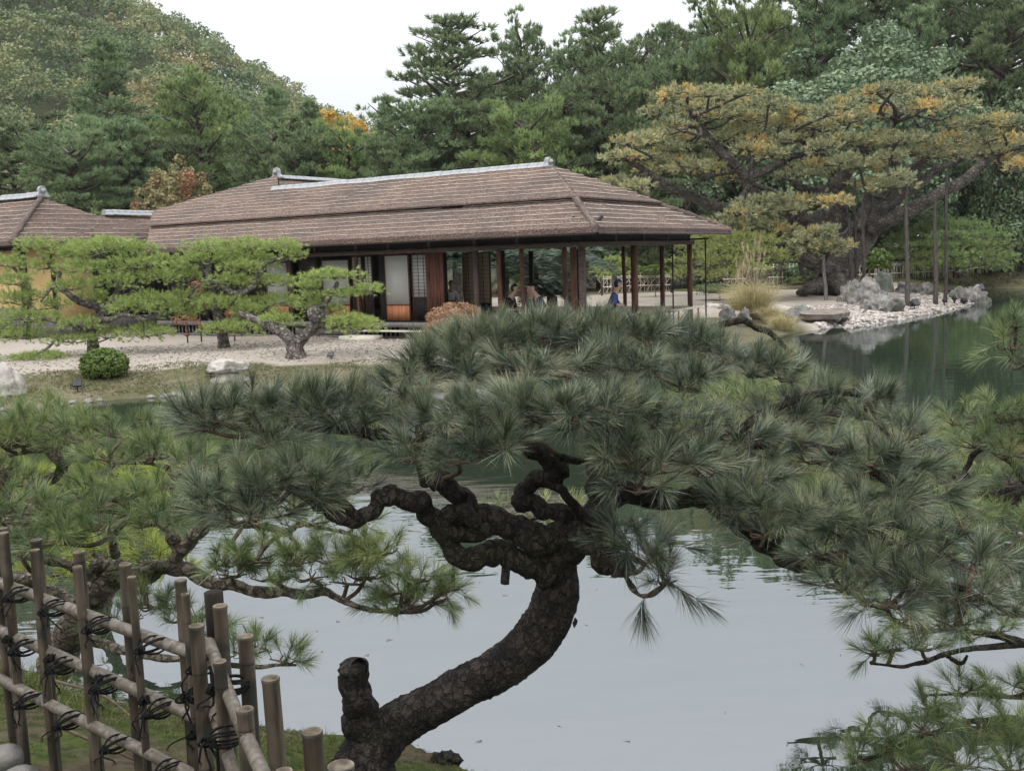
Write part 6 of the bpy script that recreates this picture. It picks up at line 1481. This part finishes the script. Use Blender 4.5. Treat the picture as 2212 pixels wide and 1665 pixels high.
# second run turning towards the camera, its rails
culm('rail', P(452, 1388, 2.80), P(590, 1720, 1.86), .017, 'bamboo_rail', .3, seed=60)
culm('rail', P(452, 1500, 2.78), P(570, 1860, 1.95), .017, 'bamboo_rail', .3, seed=61)
def fpost(x, y, w_, Y, xb=None, seed=0, mat='bamboo', zb=None):
    t_ = P(x, y, Y); zb = (gz(t_[0], t_[1]) - .08) if zb is None else zb
    return culm('post', (t_[0] + RNG.normal(0, .004), t_[1], zb), t_, M(w_, Y) * .45, mat, .27, seed=seed)
front_posts = [(8, 1150, 24, 0), (75, 1187, 24, 0), (167, 1223, 24, 0), (284, 1245, 21, 0), (400, 1282, 21, 0)]
back_posts = [(-14, 1100, 26, 0), (5, 1140, 26, 0), (78, 1165, 29, 0), (170, 1191, 30, 0), (270, 1218, 32, 0), (390, 1252, 31, 0)]
ends = []
for k, (x, y, w_, _) in enumerate(front_posts): fpost(x, y, w_, railY(x) - .055, seed=70 + k)
for k, (x, y, w_, _) in enumerate(back_posts): fpost(x, y, w_ * .95, railY(x) + .06, seed=80 + k)
for k, (x, y, w_, Y) in enumerate([(424, 1350, 38, 2.66), (475, 1427, 34, 2.41), (529, 1530, 44, 2.15), (613, 1664, 46, 1.88), (475, 1307, 36, 2.86), (530, 1373, 40, 2.64), (584, 1463, 46, 2.36), (674, 1578, 54, 2.06), (736, 1652, 70, 1.90)]):
    fpost(x, y, w_, Y, seed=90 + k)
p_ = P(461, 1278, 3.05); mb = MB(); tube(mb, [np.array([p_[0], p_[1], .8]) - FO, p_ - FO], .029, 8, n=8, rough=.05, seed=4); mb.obj('timber_post', MATS['dark_wood'], fence)

def rope_tie(c, ax1, ax2, r1, r2, seed, size=1.0):
    """black rope lashing round a crossing, with a knot and loose ends"""
    r = np.random.default_rng(seed); c = np.array(c, float) - FO; mb = MB()
    ax1, ax2 = nrm(np.array(ax1, float)), nrm(np.array(ax2, float)); nn = nrm(np.cross(ax1, ax2))
    size *= .62; R_ = .0046 * size
    for k in range(4):
        sg = 1 if k % 2 else -1
        dd = nrm(ax1 * sg + ax2 * (.75 + .1 * r.random())); e2 = nrm(np.cross(dd, nn)); off = dd * ((k // 2 - 1) * R_ * 1.9 + r.normal(0, .001))
        a = np.linspace(0, 2 * math.pi, 15)
        pt = c + off + np.cos(a)[:, None] * e2 * (max(r1, r2) * 1.08) + np.sin(a)[:, None] * nn * (r1 + r2) * .98 + dd * (r.normal(0, .001) + .003 * np.sin(a))[:, None]
        tube(mb, pt, R_, 6, n=30, rough=.18, seed=k)
    kn = c - nn * (r1 + r2) * 1.05 * np.sign(nn[1] if abs(nn[1]) > .1 else 1)
    for k in range(4):
        a = np.linspace(0, 2 * math.pi, 9); u1 = nrm(r.normal(size=3)); u2 = nrm(np.cross(u1, r.normal(size=3)))
        tube(mb, kn + np.cos(a)[:, None] * u1 * .011 + np.sin(a)[:, None] * u2 * .010, R_, 6, n=18, rough=.2, seed=k)
    for k in range(2):   # bow loops
        a = np.linspace(0, 1, 9); sd_ = (-1 if k else 1); Lp = r.uniform(.018, .032) * size
        pt = kn + np.stack([sd_ * np.sin(a * math.pi) * Lp, -.01 * np.sin(a * math.pi), (a - .5) * .03 - .3 * np.sin(a * math.pi) * Lp], 1)
        tube(mb, pt, R_, 6, n=14, rough=.2, seed=k)
    for k in range(int(r.integers(2, 4))):
        ln = r.uniform(.04, .10) * size; e = kn + np.array([r.normal(0, .022), r.normal(-.01, .008), -ln])
        tube(mb, [kn, (kn + e) / 2 + r.normal(0, .010, 3), e], [R_, R_ * .8], 6, n=9, rough=.2, seed=k)
        blades(mb, np.repeat(e[None], 14, 0), r.normal(0, .35, (14, 3)) + np.array([0, 0, -1.0]), .022, .0012, 0, .5, True, r)
    mb.obj('rope_tie', MATS['rope'], fence, smooth=True)
k = 0
for ri, (a, b) in enumerate(rail_lines):
    ax = nrm(P(b[0], b[1], railY(b[0])) - P(a[0], a[1], railY(a[0])))
    for x in (6, 82, 178, 292, 408):
        u = (x - a[0]) / (b[0] - a[0]); y = a[1] + (b[1] - a[1]) * u
        xo = x + (ri * 6 if x > 50 else 0)
        # rail depth follows the straight cane
        A3, B3 = P(a[0], a[1], railY(a[0])), P(b[0], b[1], railY(b[0]))
        best = min((np.linalg.norm((lambda q: q[:2])((A3 + (B3 - A3) * t_)) - np.array([(xo - CX) / FPX * (A3 + (B3 - A3) * t_)[1], (A3 + (B3 - A3) * t_)[1]])), t_) for t_ in np.linspace(0, 1, 80))[1]
        rope_tie(A3 + (B3 - A3) * best + np.array([0, -.028, 0]), ax, (0, 0, 1), .026, .018, 200 + k, 1.05 if ri else 1.0); k += 1
    if ri == 1:
        for t_ in (.22, .42, .62, .80): rope_tie(A3 + (B3 - A3) * t_, ax, (0, .2, 1), .014, .014, 260 + int(t_ * 10), .9)
for x, y, Y in ((438, 1498, 2.74), (490, 1590, 2.36), (500, 1480, 2.6)):
    rope_tie(P(x, y, Y), (.35, -.9, -.1), (0, 0, 1), .024, .022, int(x), 1.2)

# ---------------------------------------------------------------- near details
rg = np.random.default_rng(4)
for k, (x, y, w_, lb_) in enumerate([(6, 1640, 96, 'rounded pale paving stone in the bottom left corner'), (40, 1690, 110, 'paving stone cut by the bottom edge beside the corner one')]):
    q = G(x, y, 1.0); v, f = ico(3); a = M(w_, q[1]) / 2
    mb = MB(); mb.add(v * np.array([a, a * .8, .05]) * (1 + .06 * np.sin(v[:, :1] * 4 + k)), f3=f)
    tag(mb.obj('paving_stone', MATS['rock_grey'], None, smooth=True, loc=(q[0], q[1], 1.0)), lb_, 'paving stone')
q = P(962, 1602, 4.75); mb = MB(); gq = gz(q[0], q[1]); v, f = ico(3)
mb.add(v * np.array([.075, .05, .045]) * (1 + .3 * np.sin(v[:, :1] * 7) * np.cos(v[:, 2:] * 9)), f3=f); o = tag(mb.obj('tree_root', MATS['bark_near'], None, smooth=True, loc=(q[0], q[1], gq)), 'small dark rotten stump on the mossy bank right of the pine trunk', 'stump')
# fallen thin branches by the fence
for k, pts in enumerate([[(110, 1560), (200, 1600), (290, 1640)], [(120, 1470), (220, 1500), (300, 1560)]]):
    w3 = [G(a, b, 0) for a, b in pts]; w3 = [G(a, b, gz(*G(a, b, .9)[:2]) + .02) for a, b in pts]
    mb = MB(); o0 = w3[0]; tube(mb, [q_ - o0 for q_ in w3], [.008, .004], 6, n=16, rough=.1); tag(mb.obj('fallen_branch', MATS['twig'], None, smooth=True, loc=o0), ['thin fallen branch lying below the bottom rail', 'thin dry branch lying behind the fence on the moss'][k], 'branch')
# long grass on the bank edge
def blade_patch(x, y, n, L_, seed, label):
    q = G(x, y, .3); z = gz(q[0], q[1]); q = np.array([q[0], q[1], z]); r = np.random.default_rng(seed); mb = MB()
    b = r.normal(0, .12, (n, 3)) * np.array([1, .6, 0]); b[:, 2] = ground(q[0] + b[:, 0], q[1] + b[:, 1]) - z - .01
    d = r.normal(0, .5, (n, 3)); d[:, 2] = 1.2; blades(mb, b, d, L_ * r.uniform(.4, 1.1, n), .0035, .8, np.clip(r.normal(.5, .2, n), 0, 1), True, r)
    return tag(mb.obj('grass_tuft', MATS['moss_blade'], None, loc=q), label, 'grass tuft')
blade_patch(90, 1440, 260, .22, 1, 'long grass tuft on the bank edge behind the first bamboo posts'); blade_patch(160, 1480, 220, .18, 2, 'green weeds at the water edge between the second and third posts')
blade_patch(150, 1560, 160, .15, 3, 'grass tuft under the middle rail near the second post'); blade_patch(620, 1575, 120, .12, 5, 'short grass tuft right of the last tall bamboo post')
# specks adrift on the water
r = np.random.default_rng(12); n_ = 160; xx = r.uniform(-3, 3.4, n_); yy = r.uniform(5, 14, n_); ok = sdist(xx, yy) < -.3; xx, yy = xx[ok], yy[ok]
mb = MB(); blades(mb, np.stack([xx, yy, np.full(len(xx), .004)], 1), np.stack([r.normal(size=len(xx)), r.normal(size=len(xx)), np.zeros(len(xx))], 1), r.uniform(.015, .06, len(xx)), .006, 0, r.random(len(xx)), False, r)
tag(mb.obj('floating_needles', MATS['litter_leaf']), 'fallen needles and specks drifting on the pond', kind='stuff')
# tree over the photographer whose leaves shade the near bank; one leaf hangs into view at the top
ov = empty('overhanging_tree', (-2.4, -3.0, 1.0), 0, 'leafy evergreen overhead, one dark leaf hanging in at the top edge', 'tree')
mb = MB(); tube(mb, [(0, 0, -.2), (.1, .2, 2.5), (.5, 1, 5), (1, 2.4, 7)], [.28, .10], 12, n=14, rough=.08); mb.obj('trunk', MATS['bark_near'], ov, smooth=True)
mb = MB(); leaf_cloud(mb, (1.2, -.6, 6.6), (4.6, 3.4, 1.5), 9000, .20, clumps=110, tone=.4, crad=.24, rng=np.random.default_rng(8), low=-1); mb.obj('crown', MATS['leaf_dark'], ov)
q = P(1504, 4, 2.6) - np.array([-2.4, -3.0, 1.0])
mb = MB(); tube(mb, [(2.4, 3.2, 6.0), q + [0, -.1, .9], q + [.0, 0, .02]], [.01, .002], 5, n=10); mb.obj('hanging_twig', MATS['twig'], ov)
mb = MB()
for sx, sz, l_ in ((-.6, -1, .022), (.3, -1, .018), (.9, -.4, .018), (-1, -.1, .02)): blades(mb, np.array([q]), np.array([(sx, 0, sz)]), l_, .008, 0, .2, True, np.random.default_rng(3))
mb.obj('hanging_leaf', MATS['leaf_dark'], ov)

# ---------------------------------------------------------------- people in the teahouse
def person(t_, s_, z, yaw, shirt, label, lean=.12, hair=True, cap=None, scale=1.0, legs='cloth_black', grey=False):
    """adult kneeling on the floor, hands on the lap"""
    xy = TW(t_, s_); e = empty('person', (xy[0], xy[1], z), yaw, label, 'person', 'visitors sitting in the teahouse'); e.scale = (scale,) * 3
    def skin(name, vs, es, mat, root=0, lv=2, parent=e):
        me = bpy.data.meshes.new(name); me.from_pydata([v[:3] for v in vs], es, []); me.update(); me.materials.append(MATS[mat])
        o = bpy.data.objects.new(name, me); C.objects.link(o); o.parent = parent
        md = o.modifiers.new('skin', 'SKIN'); md.use_smooth_shade = True
        for i, v in enumerate(vs):
            rr = v[3]; me.skin_vertices[0].data[i].radius = rr if isinstance(rr, tuple) else (rr, rr)
        me.skin_vertices[0].data[root].use_root = True
        o.modifiers.new('sub', 'SUBSURF').levels = lv; o.modifiers['sub'].render_levels = lv
        return o
    L_ = lean
    # faces -Y in its own frame
    V = [(0, .05, .16, (.15, .12)), (0, .03, .30, (.13, .10)), (0, -.02 - L_ * .3, .45, (.16, .11)), (0, -.03 - L_ * .5, .58, (.09, .08)), (0, -.05 - L_ * .7, .64, .062), (0, -.07 - L_ * .9, .69, .062), (0, -.09 - L_, .77, (.078, .09)), (0, -.085 - L_, .86, (.07, .085)), (0, -.08 - L_, .90, (.045, .055)),
         (-.17, -.03 - L_ * .4, .55, .055), (-.22, -.05 - L_ * .3, .40, .045), (-.20, -.16, .28, .038), (-.12, -.27, .26, .028), (-.07, -.33, .25, .024),
         (.17, -.03 - L_ * .4, .55, .055), (.22, -.05 - L_ * .3, .40, .045), (.20, -.16, .28, .038), (.12, -.27, .26, .028), (.07, -.33, .25, .024),
         (-.10, -.02, .15, .085), (-.13, -.36, .15, .065), (-.12, -.05, .06, .05), (-.09, .18, .05, .035),
         (.10, -.02, .15, .085), (.13, -.36, .15, .065), (.12, -.05, .06, .05), (.09, .18, .05, .035)]
    E = [(0, 1), (1, 2), (2, 3), (3, 4), (4, 5), (5, 6), (6, 7), (7, 8), (3, 9), (9, 10), (10, 11), (11, 12), (12, 13), (3, 14), (14, 15), (15, 16), (16, 17), (17, 18), (0, 19), (19, 20), (20, 21), (21, 22), (0, 23), (23, 24), (24, 25), (25, 26)]
    skin('body', V, E, 'skin')
    def fat(q, k=.014):
        r_ = q[3]; return (q[0], q[1], q[2], tuple(x_ + k for x_ in r_) if isinstance(r_, tuple) else r_ + k)
    T = [fat(V[i]) for i in (0, 1, 2, 3, 9, 10, 11, 14, 15, 16)] + [fat((V[3][0], V[3][1] - .01, V[3][2] + .03, (.07, .06)))]
    skin('jacket', T, [(0, 1), (1, 2), (2, 3), (3, 4), (4, 5), (5, 6), (3, 7), (7, 8), (8, 9), (3, 10)], shirt)
    Lg = [fat(V[i]) for i in (0, 19, 20, 21, 22, 23, 24, 25, 26)]
    skin('trousers', Lg, [(0, 1), (1, 2), (2, 3), (3, 4), (0, 5), (5, 6), (6, 7), (7, 8)], legs)
    hc = np.array([0, -.08 - L_, .835])
    if hair:
        v, f = ico(3); keep = lambda q: not (q[1] < -.25 and q[2] < .35) and q[2] > -.75
        v2 = v * np.array([.092, .108, .115]) * (1 + .03 * np.sin(v[:, :1] * 14) * np.cos(v[:, 2:] * 11)) + hc + [0, .012, .005]
        f2 = [q for q in f if all(keep(v[i]) for i in q)]; us = sorted({i for q in f2 for i in q}); mp_ = {a: b for b, a in enumerate(us)}; v2 = v2[us]; f2 = [[mp_[i] for i in q] for q in f2]
        mb = MB(); mb.add(v2, f3=f2); mb.obj('hair', MATS['hair' if not grey else 'cloth_grey'], e, smooth=True)
    if cap:
        v, f = ico(3); f2 = [q for q in f if all(v[i][2] > .05 for i in q)]; us = sorted({i for q in f2 for i in q}); mp_ = {a: b for b, a in enumerate(us)}; v = v[us]; f2 = [[mp_[i] for i in q] for q in f2]
        mb = MB(); mb.add(v * np.array([.10, .118, .11]) + hc + [0, 0, .03], f3=f2)
        a = np.linspace(-1.2, 1.2, 9); mb.ngon([hc + np.array([math.sin(q) * .09, -.10 - math.cos(q) * .075, .035]) for q in a]) if False else None; br = MB(); br.add([hc + np.array([math.sin(q) * k_ * .09, -.085 - math.cos(q) * k_ * .09, .04 - .01 * k_]) for q in a for k_ in (.75, 1.25)], f4=[(2 * i, 2 * i + 1, 2 * i + 3, 2 * i + 2) for i in range(8)]); br.obj('brim', MATS[cap], e, smooth=True); mb.obj('cap', MATS[cap], e, smooth=True)
    mb = MB()   # eyes, nose, mouth, ears
    fy = hc[1] - .082
    for sx in (-.026, .026): v, f = ico(1); mb.add(v * np.array([.010, .006, .006]) + [sx, fy, hc[2] + .0], f3=f)
    mb.obj('eyes', MATS['hair'], e)
    mb = MB(); v, f = ico(1); mb.add(v * np.array([.011, .018, .022]) + [0, fy - .006, hc[2] - .025], f3=f); mb.obj('nose', MATS['skin'], e)
    mb = MB(); mb.add(v * np.array([.022, .006, .006]) + [0, fy + .004, hc[2] - .06], f3=f); mb.obj('mouth', MATS['cloth_brown'], e)
    for sx in (-.076, .076): mb = MB(); mb.add(v * np.array([.008, .018, .028]) + [sx, hc[1] + .01, hc[2] - .01], f3=f); mb.obj('ear', MATS['skin'], e)
    return e
person(2.75, .9, .955, math.radians(60), 'cloth_black', 'visitor in black bending forward by the second veranda post', lean=.18)
person(2.45, 1.5, .955, math.radians(40), 'cloth_black', 'dark-haired visitor in black just behind the bending one', lean=.08)
person(2.05, 1.2, .955, math.radians(-50), 'cloth_black', 'visitor facing left beside the red-brown post', lean=.1)
person(1.72, 1.0, .955, math.radians(-70), 'cloth_navy', 'visitor in a dark blue-grey coat, rightmost of the seated party', lean=.15)
person(8.0, 5.7, .97, math.radians(20), 'cloth_white', 'distant visitor in white seen through the rear doorway', lean=.05)
person(.6, 2.9, .955, math.radians(75), 'cap_blue', 'person with a dark blue cap seated at the open end of the hall', hair=True, cap='cap_blue', lean=.1, legs='cloth_navy')
# bench with thin legs at the open corner, menu stand
bx = MB().box(.15, .5, 4.9, 6.6, .93, .965); bo = empty('bench', (O0[0], O0[1], 0), A_, 'pale low bench at the open corner of the hall', 'bench')
bx.obj('seat', MATS['concrete_pale'], bo)
for x_, y_ in ((.18, 5.0), (.46, 5.0), (.18, 6.5), (.46, 6.5)): MB().box(x_ - .02, x_ + .02, y_ - .02, y_ + .02, .5, .93).obj('leg', MATS['kick_wood'], bo)

# foliage and twig masses that nobody could count
for o in bpy.data.objects:
    if o.name.startswith('grass_tuft'): o['kind'] = 'stuff'
    if o.parent is not None and o.type == 'MESH':
        n_ = o.name.split('.')[0]
        if n_ in ('foliage_pad', 'twigs', 'crown', 'leaves', 'blades', 'rope_tie'): o['kind'] = 'stuff'
# haze over the distance
hz = MB().box(-620, 620, -118, 655, -1.8, 110)
m, nt, out = _nt('haze'); vp = nt.nodes.new('ShaderNodeVolumePrincipled'); vp.inputs['Color'].default_value = (.93, .96, 1, 1); vp.inputs['Density'].default_value = .0002; vp.inputs['Anisotropy'].default_value = .2
nt.links.new(vp.outputs[0], out.inputs['Volume'])
HAZE = True
if HAZE: tag(hz.obj('haze', m), 'thin pale haze in the air towards the hill', kind='stuff')
